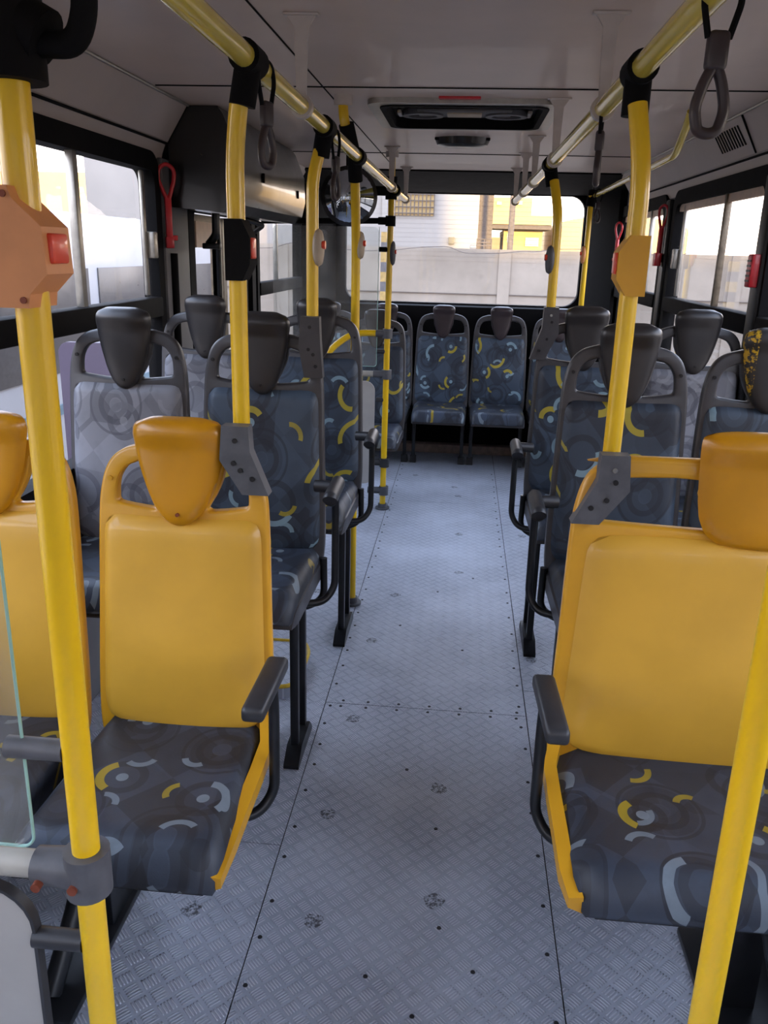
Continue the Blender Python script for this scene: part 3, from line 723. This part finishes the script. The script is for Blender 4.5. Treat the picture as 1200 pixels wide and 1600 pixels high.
strap('small strap loop at the far end of the thin window rail', .80, 5.6, 1.925, .17, .4)

# ================================================================== EMERGENCY HANDLES
def lever(label, x, y, z, side, scale=1.0):
    t = thing('emergency_window_handle', label, 'emergency handle', (x,y,z), math.radians(-58) if side < 0 else math.radians(40)); t.scale = (scale,)*3
    b = bmesh.new()
    tube(b, [(0,0,-.02),(0,-.035,.06),(0,-.03,.10),(0,0,.12),(0,.03,.10),(0,.03,.06),(0,.004,-.02)], .008, 10, .02); fin('handle_loop', b, M['redp'], t)
    b = bmesh.new(); box(b, (-.009,-.012,-.165),(.009,.014,-.01), .004); fin('handle_lever', b, M['redp'], t)
    b = bmesh.new(); box(b, (-.011,-.016,-.20),(.011,.018,-.155), .005); box(b, (-.006,.010,-.17),(.006,.034,-.15), .003); fin('handle_tip', b, M['redp'], t)
    return t
lever('red emergency window handle on the left pillar before the rear door', XL+.045, 3.44, 1.74, -1)
lever('red emergency handle on the right pillar between the two side windows, with box end', XR-.05, 4.98, 1.72, 1, .95)
lever('farthest red emergency handle in the right rear corner by the black pillar', XR-.06, 6.30, 1.68, 1, .9)
rb = thing('emergency_handle_box', 'red ribbed emergency handle box at the right edge of the photo', 'emergency handle', (XR-.045,3.36,1.52))
b = bmesh.new(); box(b, (-.018,-.028,-.065),(.018,.028,.055), .005); fin('box_body', b, M['redp'], rb)
b = bmesh.new()
for k in range(5): box(b, (-.021,-.020,-.045+k*.018),(-.017,.020,-.038+k*.018))
fin('ribs', b, M['bplas'], rb)
b = bmesh.new(); box(b, (-.020,-.026,-.07),(.016,.026,.0), .004); 
bx_ = fin('handle_end_box', b, M['redp'], None); bx_.name = 'emergency_handle_box'; bx_.location = (XR-.06,4.95,1.58); tag(bx_, 'red box at the lower end of the right pillar handle', 'emergency handle')

# ================================================================== SEATS
def T(lean, zc, k, y=0.0):
    return lambda x, h, yy: Vector((x, y + yy + lean*h*k, zc + h*k))
_mesh_cache = {}
def cached(key, builder, m, deg=45):
    if key not in _mesh_cache:
        b = builder(); bmesh.ops.recalc_face_normals(b, faces=b.faces)
        me = bpy.data.meshes.new(key[0]); b.to_mesh(me); b.free(); autosmooth(me, deg); me.materials.append(m); _mesh_cache[key] = me
    return _mesh_cache[key]
def part(name, key, builder, mname, parent, deg=45):
    me = cached((name,)+key+(mname,), builder, M[mname], deg)
    o = bpy.data.objects.new(name, me); C.objects.link(o); o.parent = parent; return o

def seat_frame(hw, hh, zc, k, lean):
    d = hw-.205
    H = [(.0,-.075),(.15,-.072),(.195,-.055),(.207,-.02),(.208,.10),(.202,.30),(.196,.50),(.188,.575),(.172,.625),(.145,.652),(.11,.664),(.08,.668)]
    right = [(x+(d if x > 0 else 0), z) for x, z in H]
    outer = right + [(.5*(hh), .668),] if False else right
    full = outer + [(-x, z) for x, z in reversed(outer) if x > 0]
    O = catmull(full, 4)
    a = hh
    xo = hw-.036
    hole = [(xo-.004,.532),(xo,.548),(xo-.004,.590),(xo-.022,.622),(xo-.045,.636),(a-.012,.640),(a-.020,.60),(a-.036,.56),(a-.052,.53),(a-.046,.518),(a-.030,.515),(xo-.020,.524)]
    hl = catmull(hole, 3); hr = [(-p[0], p[1]) for p in hl][::-1]
    hl = [(p[0], p[1]) for p in hl]; O = [(p[0], p[1]) for p in O]
    b = plate2d(O, [hl, hr], .030, .008)
    t = T(lean, zc, k)
    for v in b.verts:
        v.co = t(v.co.x, v.co.z, v.co.y + .012)
    return b
def seat_pad(hw, zc, k, lean):
    b = bmesh.new(); t = T(lean, zc, k); w0 = hw - (.010 if hw < .3 else .026)
    def fn(u, v, s):
        q = (v+1)/2
        x = u*w0*(1.045-.075*q)*(1 - .055*abs(v)**18)
        h = .250 + .258*v*(1 - .040*abs(u)**14)
        if v < 0: h -= .034*(1-u*u)*v**4; x *= 1-.03*(-v)**8
        h += .004*(1-u*u)*max(0,v)**4*-1
        eu = max(0, 1-abs(u)**10); ev = max(0, 1-abs(v)**14)
        dep = (eu*ev)**.42
        bulge = .012*(1-u*u)*math.exp(-((v+.35)/.6)**2)
        yy = -.004 - ((.022+bulge)*dep if s > 0 else -.004)
        return t(x, h, yy)
    grid_closed(b, fn, 28, 32); return b
def interp(tab, q):
    for (a, va), (c, vc) in zip(tab, tab[1:]):
        if q <= c:
            f = (q-a)/(c-a); return va+(vc-va)*f
    return tab[-1][1]
HT1 = [(0,.24),(.04,.36),(.10,.48),(.2,.61),(.3,.71),(.42,.80),(.53,.87),(.65,.93),(.76,.97),(.82,1.0),(.90,.985),(.95,.94),(.98,.87),(1.0,.72)]
HT2 = [(0,.66),(.06,.78),(.13,.86),(.25,.93),(.4,.965),(.6,.985),(.8,1.0),(.92,1.0),(.97,.985),(1.0,.94)]
def head_pad(hh, zc, k, lean):
    b = bmesh.new(); t = T(lean, zc, k); tab = HT1 if hh < .13 else HT2
    def fn(u, v, s):
        q = (v+1)/2
        x = u*hh*interp(tab, q)
        h = .486 + .259*q
        h += .012*u*u*(1-q)**4 - .010*abs(u)**6*max(0,(q-.8)/.2)**2
        dep = (max(0,1-abs(u)**3.2)*max(0,1-abs(v)**8))**.5
        fwd = .024+.012*max(0,min(1,(q-.72)/.15))
        yy = -.010 - fwd*dep if s > 0 else -.010 + .036*dep*(.35+.65*q)
        yy -= .010*q**2
        return t(x, h, yy)
    grid_closed(b, fn, 22, 30); return b
def cushion(hw, zc, depth, T0=.085, r=.030, front_w=.97, y_back=.03, ins=0.0):
    b = bmesh.new(); secs = []
    ny = 18
    for j in range(ny+1):
        q = j/ny; y = y_back - q*(depth+y_back)
        e = max(0, (q-.86)/.14)
        top = zc - .012*math.sin(q*PI)*.6 - (1-math.sqrt(max(0,1-e*e)))*T0*.8 + .006*math.sin(q*PI*1.2)
        bot = zc - T0 - .0 + .0
        w_ = hw*(1-(1-front_w)*q)*(1-.05*e*e)
        row = []
        for i in range(17):
            u = -1+2*i/16
            zz = top - max(0,abs(u)-.82)**2/(.18**2)*min(r, (top-bot)*.6) - .006*(1-u*u)*math.sin(q*PI)
            row.append((u*w_, y, zz))
        row = [(-w_-.0, y, bot)] + row + [(w_, y, bot)]
        secs.append([b.verts.new(p) for p in row])
    for A, B_ in zip(secs, secs[1:]):
        for i in range(len(A)): b.faces.new((A[i],A[(i+1)%len(A)],B_[(i+1)%len(A)],B_[i]))
    b.faces.new(secs[0]); b.faces.new(secs[-1][::-1]); return b

def make_seat(name, label, x, yj, zc, k=1.0, hw=.190, hh=.095, lean=.12, frame='gshell', pad='fab', cush='fabd', head='hplas', arm=0, legs=None, shell=None, depth=.46, group=None, edge=.016, arm_dz=.225, arm_y=(-.22,-.06), rail=False, extra=None):
    t = thing(name, label, 'seat', (x,yj,0), 0, group)
    key = (round(hw,3), round(hh,3), round(zc,3), round(k,3), lean)
    shell = shell or frame
    part('back_frame', key, lambda: seat_frame(hw,hh,zc,k,lean), frame, t, 30)
    part('backrest', key, lambda: seat_pad(hw,zc,k,lean), pad, t, 60)
    hd = part('headrest', key, lambda: head_pad(hh,zc,k,lean), head, t, 60)
    tr = T(lean, zc, k); c_ = tr(0, .522, -.032)
    b = bmesh.new(); tube(b, [c_, c_+Vector((0,-.006,0))], .0042, 10); fin('headrest_screw', b, M['scr2' if head == 'yhead' else 'screw'], hd)
    for sx in (-1,1):
        b = bmesh.new(); c2_ = tr(sx*(hw-.031), .592, -.003); tube(b, [c2_, c2_+Vector((0,-.004,0))], .0055, 10); fin('frame_screw', b, M['screw' if frame=='gshell' else 'yshell'], t)
    part('seat_cushion', key+(depth,), lambda: cushion(hw-.004, zc, depth, front_w=.97 if frame != 'yshell' else (1.0 if hw > .3 else 1.07)), cush, t, 60)
    if frame == 'yshell':
        part('seat_shell', key+(depth,edge), lambda: cushion(hw-.012, zc-.03, depth-.03, .085, .010, .955), 'black', t, 60)
        if arm:
            b = bmesh.new(); s_ = arm
            prof = [(.045,.100,-.002,.05),(.030,.050,.000,.05),(-.005,.016,.010,.05),(-.06,-.012,.024,.05),(-.14,-.024,.022,.05),(-.24,-.030,.020,.05),(-.34,-.040,.018,.048),(-depth+.012,-.058,.012 if hw<.3 else .006,.034)]
            rows = []
            for (yy, dz, dx, hgt) in prof:
                xo = s_*(hw+dx); xi = s_*(hw+dx-.026)
                rows.append([b.verts.new(p) for p in ((xo,yy,zc+dz),(xi,yy,zc+dz+.004),(xi,yy,zc+dz-hgt*.9),(xo,yy,zc+dz-hgt*.6))])
            for A_, B_ in zip(rows, rows[1:]):
                for i in range(4): b.faces.new((A_[i],A_[(i+1)%4],B_[(i+1)%4],B_[i]))
            b.faces.new(rows[0]); b.faces.new(rows[-1][::-1]); bevel_all(b, .005, 2, 40); fin('side_trim', b, M['yshell'], t, 50)
    else:
        part('seat_shell', key+(depth,edge), lambda: cushion(hw+.004, zc-.040, depth-.012, .062, .010, .955), shell, t, 60)
    if arm:
        round_arm = frame == 'gshell'
        ax = arm*(hw+(.062 if round_arm else .042)); za = zc+arm_dz
        b = bmesh.new(); ym = (arm_y[0]+arm_y[1])/2
        if round_arm:
            tube(b, [(ax,arm_y[0],za-.004),(ax,arm_y[0]+.004,za),(ax,arm_y[1],za+.004)], .0215, 20)
            tube(b, [(ax,arm_y[1]-.03,za),(arm*(hw-.005),arm_y[1]-.01,za-.004)], .017, 14)
            for v in b.verts: v.co.z = za+(v.co.z-za)*1.12
        else:
            box(b, (ax-.023, arm_y[0], za-.018),(ax+.023, arm_y[1], za+.014), .010, 3)
            for v in b.verts:
                q = (v.co.y-arm_y[1])/(arm_y[0]-arm_y[1]); v.co.z += -.030*q*q; v.co.x -= arm*.016*q
        ar = fin('armrest', b, M['gplas'], t, 50)
        b = bmesh.new()
        tube(b, [(ax,ym+.02,za-.01),(ax,ym+.035,za-.08),(ax,ym+.03,zc-.09),(ax-arm*.03,ym-.0,zc-.13),(ax-arm*.09,ym-.02,zc-.13)], .0115, 12, .05); fin('armrest_tube', b, M['black'], ar)
    if rail:
        b = bmesh.new(); s = arm
        tube(b, [(s*(hw+.012),-.02,zc-.03),(s*(hw+.014),-.02,zc-.17),(s*(hw-.05),-.04,zc-.20),(-s*.1,-.04,zc-.20)], .0115, 12, .06); fin('under_seat_rail', b, M['black'], t)
    if legs:
        for (lx, ys, y0f, y1f) in legs:
            for yy in ys:
                b = bmesh.new(); box(b, (lx-.013,yy-.013,.02),(lx+.013,yy+.013,zc-.085), .004); fin('leg', b, M['black'], t)
            b = bmesh.new(); prism(b, [(y0f,.0),(y1f,.0),(y1f,.012),(ys[-1]+.012,.05),(ys[0]-.012,.05),(y0f,.012)], 0, lx-.024, lx+.024); bevel_all(b,.004,2); fin('foot_plate', b, M['black'], t)
    if extra: extra(t)
    return t
K1 = .915
# --- row 1 (yellow)
def splay(t):
    b = bmesh.new(); tube(b, [(-.20,-.08,.43),(-.20,-.14,.20),(-.22,-.30,.02)], .022, 10, .12); fin('leg', b, M['black'], t)
    b = bmesh.new(); box(b, (-.235,-.10,.0),(-.165,.06,.40), .006); fin('leg', b, M['black'], t)
    b = bmesh.new(); box(b, (-.26,-.36,.0),(-.15,.08,.02), .005); fin('foot_plate', b, M['black'], t)
make_seat('bus_seat', 'yellow front left aisle seat with patterned cushion and grey armrest', -.578, 1.615, .53, K1, .188, .100, .10, 'yshell', 'ypad', 'fabd', 'yhead', arm=1, depth=.435, edge=.012, arm_dz=.19, arm_y=(-.235,-.06), extra=splay, rail=False)
make_seat('bus_seat', 'yellow window seat at the left edge, half hidden by the nearest pole', -1.000, 1.60, .53, K1, .188, .100, .10, 'yshell', 'ypad', 'fabd', 'yhead', depth=.435, edge=.012)
def wide_legs(t):
    b = bmesh.new(); box(b, (-.03,-.16,.0),(.05,-.06,.42), .006); fin('leg', b, M['black'], t)
    b = bmesh.new(); tube(b, [(.03,-.10,.43),(.04,-.24,.20),(.10,-.34,.02)], .024, 10, .12); fin('leg', b, M['black'], t)
    b = bmesh.new(); box(b, (-.06,-.38,.0),(.16,.06,.02), .005); fin('foot_plate', b, M['black'], t)
make_seat('wide_bus_seat', 'extra wide yellow priority seat at the front right, patterned cushion', 0.650, 1.615, .53, .94, .405, .165, .10, 'yshell', 'ypad', 'fabd', 'yhead', arm=-1, depth=.405, edge=.012, arm_dz=.19, arm_y=(-.235,-.06), extra=wide_legs)
# --- rows 2 and 3
ZB = .645; KB = .972
lg = lambda s, a, b_: [(s*.140, (a+.07, b_-.05), a, b_)]
make_seat('bus_seat', 'blue ring patterned aisle seat directly behind the front left yellow seat', -.600, 2.475, ZB, KB, .188, .086, .08, arm=1, legs=lg(1,-.27,-.03), rail=True, depth=.42)
make_seat('bus_seat', 'faded grey patterned window seat on the left, nearer of the two', -1.030, 2.475, ZB, KB, .190, .088, .08, pad='fabg', depth=.42, legs=None)
make_seat('bus_seat', 'blue ring patterned aisle seat third back on the left, beside the floor pole', -.575, 3.30, ZB, KB, .184, .082, .07, arm=1, arm_dz=.205, legs=lg(1,-.24,.04), rail=True, depth=.42)
make_seat('bus_seat', 'faded grey patterned window seat on the left, farther of the two', -1.015, 3.27, ZB, KB, .190, .084, .07, pad='fabg', depth=.42)
make_seat('bus_seat', 'blue ring patterned aisle seat directly behind the wide yellow seat', .495, 2.50, ZB, KB, .188, .090, .08, arm=-1, arm_dz=.205, legs=lg(-1,-.27,-.03), rail=True, depth=.44)
make_seat('bus_seat', 'right window seat at the right edge with yellow scratches on its black headrest', .905, 2.49, ZB, KB, .190, .094, .08, head='scratch', depth=.44)
make_seat('bus_seat', 'blue ring patterned aisle seat third back on the right, under the far right-hand pole bracket', .480, 3.32, ZB, KB, .184, .086, .07, arm=-1, arm_dz=.185, legs=lg(-1,-.24,.04), rail=True, depth=.42)
make_seat('bus_seat', 'faded grey patterned window seat on the right side', .905, 3.34, ZB, KB, .190, .090, .07, pad='fabg', depth=.42)
# --- behind the rear door and the rear bench row
make_seat('bus_seat', 'patterned seat just behind the rear door guard, in front of the rear row', -.555, 5.47, .46, .98, .195, .085, .12, arm=0, depth=.42, legs=None, extra=None, rail=True)
for i, (x, lab) in enumerate(((-1.02,'rear row seat in the left rear corner, mostly hidden behind the guard'),(-.580,'rear row seat seen between the farthest left pole and the centre seats'),(-.142,'left of the two fully visible rear row seats facing down the aisle'),(.295,'right of the two fully visible rear row seats facing down the aisle'),(.740,'rear row seat hidden behind the right third row'))):
    make_seat('bus_seat', lab, x, 6.50, .44, .985, .205, .085, .06, head='bplas', depth=.45, edge=.004, legs=[(-.185,(-.22,),-.26,-.17),(.185,(-.22,),-.26,-.17)] )
# raised tread cover behind left row 2
b = bmesh.new(); prism(b, rrect(-1.2,2.62,-.53,2.98,.06), 2, 0, .05)
wa = fin('tread_cover', b, M['plate2'], None, 30); tag(wa, 'low tread plate cover with yellow edge on the floor under the left seats', 'floor cover')
b = bmesh.new(); tube(b, [(-.60,2.615,.05),(-.545,2.63,.05),(-.528,2.70,.05),(-.528,2.90,.05),(-.56,2.985,.05),(-.9,2.985,.05)], .008, 8, .04); fin('yellow_edging', b, M['ytape'], wa)

# ================================================================== OUTSIDE
GZ = -.9
M['asph'] = plain('asphalt', srgb(140,124,108), .9, 0, .15, 2)
def concrete():
    m, nt, b = mat('painted_block_wall'); n = N(nt); o = n.obj()
    f = n.noise(o, .6, 6, .65); g = n.noise(o, 6, 5, .7)
    col = n.mix(n.step(f,.3,.7), srgb(118,108,97), srgb(146,135,123))
    col = n.mix(n.math('MULTIPLY', n.step(g,.58,.75), .35), col, srgb(96,86,78))
    n.lk(col, b.inputs['Base Color']); b.inputs['Roughness'].default_value = .9; return m
M['conc'] = concrete()
M['bwhite'] = plain('pale_building_wall', srgb(142,136,130), .85, 0, .06, .6)
M['byel'] = plain('cream_building_wall', srgb(184,156,108), .85, 0, .05, .6)
M['bgrey'] = plain('grey_building_trim', srgb(92,82,76), .85)
M['bdark'] = plain('window_dark', srgb(60,58,60), .3)
M['roofb'] = plain('blue_tin_roof', srgb(84,106,118), .6)
M['white2'] = plain('white_vehicle_paint', srgb(150,150,154), .35, 0, .03, 2, 0, .3)
M['purple'] = plain('purple_panel', srgb(88,76,92), .5, 0, .04, 4)
M['leaf'] = plain('tree_leaves', srgb(92,98,60), .8, 0, .3, 1)
b = bmesh.new(); box(b, (-60,-40,GZ-.1),(60,90,GZ)); struct(fin('ground', b, M['asph']))
o = thing('boundary_wall', 'long pale rendered wall outside the rear and right windows', 'wall', (0,13.2,GZ))
b = bmesh.new(); box(b, (-16,0,0),(9.3,.2,2.52)); box(b, (9.1,-30,0),(9.3,0,2.52)); fin('wall_panel', b, M['conc'], o)
b = bmesh.new(); box(b, (-16,-.02,1.855),(9.1,.0,1.867)); box(b, (9.08,-30,1.855),(9.1,0,1.867)); fin('course_line', b, M['bgrey'], o)
b = bmesh.new()
for k in range(-3,3): box(b, (.50+k*3.4,-.03,0),(.68+k*3.4,0,2.52))
fin('wall_pier', b, M['conc'], o)
wr = thing('cable', 'loose cable sagging along the top of the boundary wall', 'cable', (0,13.1,1.60))
b = bmesh.new(); tube(b, [(-4+t*.22, -.02, .02+.07*abs(math.sin(t*.42))*(-1 if t%9<6 else .5)) for t in range(34)], .006, 6, .1); fin('cable_line', b, M['bgrey'], wr)
def building(label, x0, y0, x1, y1, z1, mt, wins=(), cat='building', z0=GZ):
    t = thing('building', label, cat, ((x0+x1)/2, y0, GZ))
    cx = (x0+x1)/2
    b = bmesh.new(); box(b, (x0-cx,0,z0-GZ),(x1-cx,y1-y0,z1-GZ)); fin('wall_block', b, M[mt], t)
    for (a,c,d,e) in wins:
        b = bmesh.new(); box(b, (a-cx,-.06,c-GZ),(d-cx,.0,e-GZ)); fin('window', b, M['bdark'], t)
    return t
t = building('tall pale warehouse behind the wall, with a meshed opening, left in the rear window', -8, 18, .22, 30, 6.5, 'bwhite', [(-.37,1.73,-.25,1.86)])
ox = 3.89
b = bmesh.new(); box(b, (-1.75+ox,-.02,2.26-GZ),(-.70+ox,.02,3.6-GZ)); fin('opening', b, M['byel'], t)
b = bmesh.new()
for k in range(14): box(b, (-1.74+k*.08+ox,-.06,2.26-GZ),(-1.72+k*.08+ox,-.03,3.6-GZ))
for k in range(12): box(b, (-1.75+ox,-.055,2.30+k*.12-GZ),(-.70+ox,-.035,2.315+k*.12-GZ))
fin('opening_mesh', b, M['bgrey'], t)
t = building('narrow warehouse section beside the sunlit house, coloured dark grey as if in shade', .24, 19.5, .55, 24, 6.0, 'bgrey')  # dark grey imitates shade on this wall, which the sun lamp does reach
t = thing('gate', 'small grey metal gate showing above the boundary wall beside the warehouse', 'gate', (.34,17,GZ))
b = bmesh.new()
for z in (1.70,1.76,1.82): tube(b, [(-.14,0,z-GZ),(.14,0,z-GZ)], .010, 6)
for x in (-.14,0,.14): tube(b, [(x,0,0),(x,0,1.83-GZ)], .010, 6)
fin('gate_bars', b, M['bgrey'], t)
t = building('sunlit cream house with flat canopy and balcony behind the wall', 1.1, 26.6, 2.25, 30, 2.26, 'byel', [(1.75,1.80,2.15,2.05),(1.2,1.9,1.4,2.15)])
cx = 1.675
b = bmesh.new(); box(b, (.59-cx,-.5,2.40-GZ),(2.47-cx,3.4,2.66-GZ)); fin('balcony_wall', b, M['byel'], t)
b = bmesh.new(); box(b, (.50-cx,-.55,2.27-GZ),(2.45-cx,1.4,2.385-GZ)); fin('canopy', b, M['bgrey'], t)
b = bmesh.new(); box(b, (.62-cx,.5,2.6-GZ),(1.92-cx,3.4,3.20-GZ)); fin('upper_storey', b, M['byel'], t)
b = bmesh.new(); box(b, (.85-cx,.45,2.98-GZ),(1.0-cx,.5,3.08-GZ)); box(b, (1.45-cx,.45,3.0-GZ),(1.62-cx,.5,3.10-GZ)); fin('window', b, M['bdark'], t)
b = bmesh.new(); box(b, (.58-cx,.6,0),(1.1-cx,3.2,2.05-GZ)); fin('annex_wall', b, M['bwhite'], t)
t = building('low sunlit arched shed at the right of the rear window', 2.6, 27, 6.6, 33, 2.35, 'byel')
b = bmesh.new(); prism(b, [(2.0*math.cos(a*PI/16), 2.35-GZ+.38*math.sin(a*PI/16)) for a in range(17)], 1, 0, 6); fin('arched_roof', b, M['byel'], t)
t = building('cream house with pink walls seen over the wall through the right windows', 14, 17, 22, 26, 3.6, 'byel', [(15,2.0,16,2.9)])
t = building('low pale house seen over the wall through the nearer right window', 16, 5, 24, 13, 3.1, 'bwhite')
up = thing('utility_pole', 'concrete street pole behind the boundary wall in the rear window', 'pole', (.79,16,GZ)); b = bmesh.new(); tube(b, [(0,0,0),(0,0,7)], .055, 12); fin('pole_shaft', b, M['bgrey'], up)
up = thing('striped_post', 'post painted in black and yellow bands beside the wall, left in the rear window', 'post', (-1.0,11.0,GZ))
b = bmesh.new(); box(b, (-.065,-.065,0),(.065,.065,5.2)); fin('post_shaft', b, M['bwhite'], up)
for k in range(8):
    b = bmesh.new(); box(b, (-.068,-.068,1.72+k*.12),(.068,.068,1.72+k*.12+.12)); fin('painted_band', b, M['bandy' if k%2 else 'bandg'], up)
# trees
def tree(label, x, y, h, r, seed):
    rn = random.Random(seed); t = thing('tree', label, 'tree', (x,y,GZ))
    b = bmesh.new(); tube(b, [(0,0,0),(.05,0,h*.6)], .14, 8); fin('trunk', b, M['bgrey'], t)
    b = bmesh.new()
    for k in range(700):
        d = Vector((rn.gauss(0,1),rn.gauss(0,1),rn.gauss(0,1))).normalized()*r*rn.random()**.4
        c = Vector((0,0,h*.75))+Vector((d.x,d.y,d.z*.7)); s_ = .10*r
        q = [c+Vector((rn.uniform(-s_,s_),rn.uniform(-s_,s_),rn.uniform(-s_,s_))) for _ in range(3)]
        b.faces.new([b.verts.new(v) for v in q])
    fin('crown', b, M['leaf'], t)
tree('brownish tree over the wall in the right side windows', 12.2, 13.2, 5.2, 1.6, 3)
tree('tree behind the white bus seen through the left window', -7.5, 9.5, 6.0, 2.2, 5)
# white bus parked to the left
t = thing('parked_bus', 'white bus parked alongside, seen blurred through the left windows', 'bus', (-3.2,4.5,GZ))
b = bmesh.new(); box(b, (-2.3,-3.4,.35),(0,6.5,2.70), .18, 4); fin('bus_body', b, M['white2'], t, 50)
b = bmesh.new()
for k in range(5): box(b, (-.01,-2.6+k*1.8,1.45),(.012,-1.0+k*1.8,2.25), .004)
fin('side_window', b, M['bdark'], t)
b = bmesh.new(); box(b, (-.01,-3.1,1.12),(.013,6.2,1.20)); fin('side_stripe', b, M['roofb'], t)
for yy in (-2.1,4.4):
    b = bmesh.new(); tube(b, [(-.25,yy,.45),(.01,yy,.45)], .45, 24); fin('wheel', b, M['rubber'], t)
t = thing('purple_sign', 'purple rounded panel standing outside the lower left window', 'sign', (-1.66,3.62,GZ))
b = bmesh.new(); prism(b, rrect(-.13,1.3,.13,2.03,.05), 1, -.01, .01); fin('sign_panel', b, M['purple'], t)
b = bmesh.new(); tube(b, [(-.1,0.02,0),(-.1,0.02,1.4)], .02, 8); tube(b, [(.1,0.02,0),(.1,0.02,1.4)], .02, 8); fin('sign_post', b, M['bgrey'], t)
t = building('shed with a blue tin roof beyond the parked bus', -26, 12, -11, 17.5, 3.0, 'byel')
b = bmesh.new(); prism(b, [(-7.6,3.0-GZ),(7.6,3.0-GZ),(0,5.2-GZ)], 1, -.3, 5.6); fin('gable_roof', b, M['roofb'], t)
# unseen blocks added behind the bus, shaped to keep low sun off yard and warehouse
t = building('long low unseen block added behind the camera to hold off the low sun', 3.9, -24, 40, -16, 4.75, 'bwhite')
t = building('tall unseen block added behind the camera to shade the warehouse', -6, -24, 3.8, -16, 10.5, 'bwhite')
t = building('low unseen block added behind the camera, on the left, to hold off the low sun', -40, -24, -6.1, -16, 4.75, 'bwhite')
t = building('ochre house added far behind the parked white bus in place of an orange reflection', -17, 30, -11.5, 36, 3.9, 'byel')  # added house; its sunlit wall stands in for the left window's orange reflection
GROUPS = {'grab_pole':'yellow grab poles', 'ceiling_handrail':'ceiling handrails along the aisle', 'hand_strap':'hand straps on the rails', 'emergency_window_handle':'red emergency handles'}
for o in C.objects:
    if o.parent is None and 'label' in o:
        k = o.name.split('.')[0]
        if k in GROUPS: o['group'] = GROUPS[k]
        if k == 'bus_seat': o['group'] = 'rear row seats' if 'rear row seat' in o['label'] else 'bus seats along the aisle'
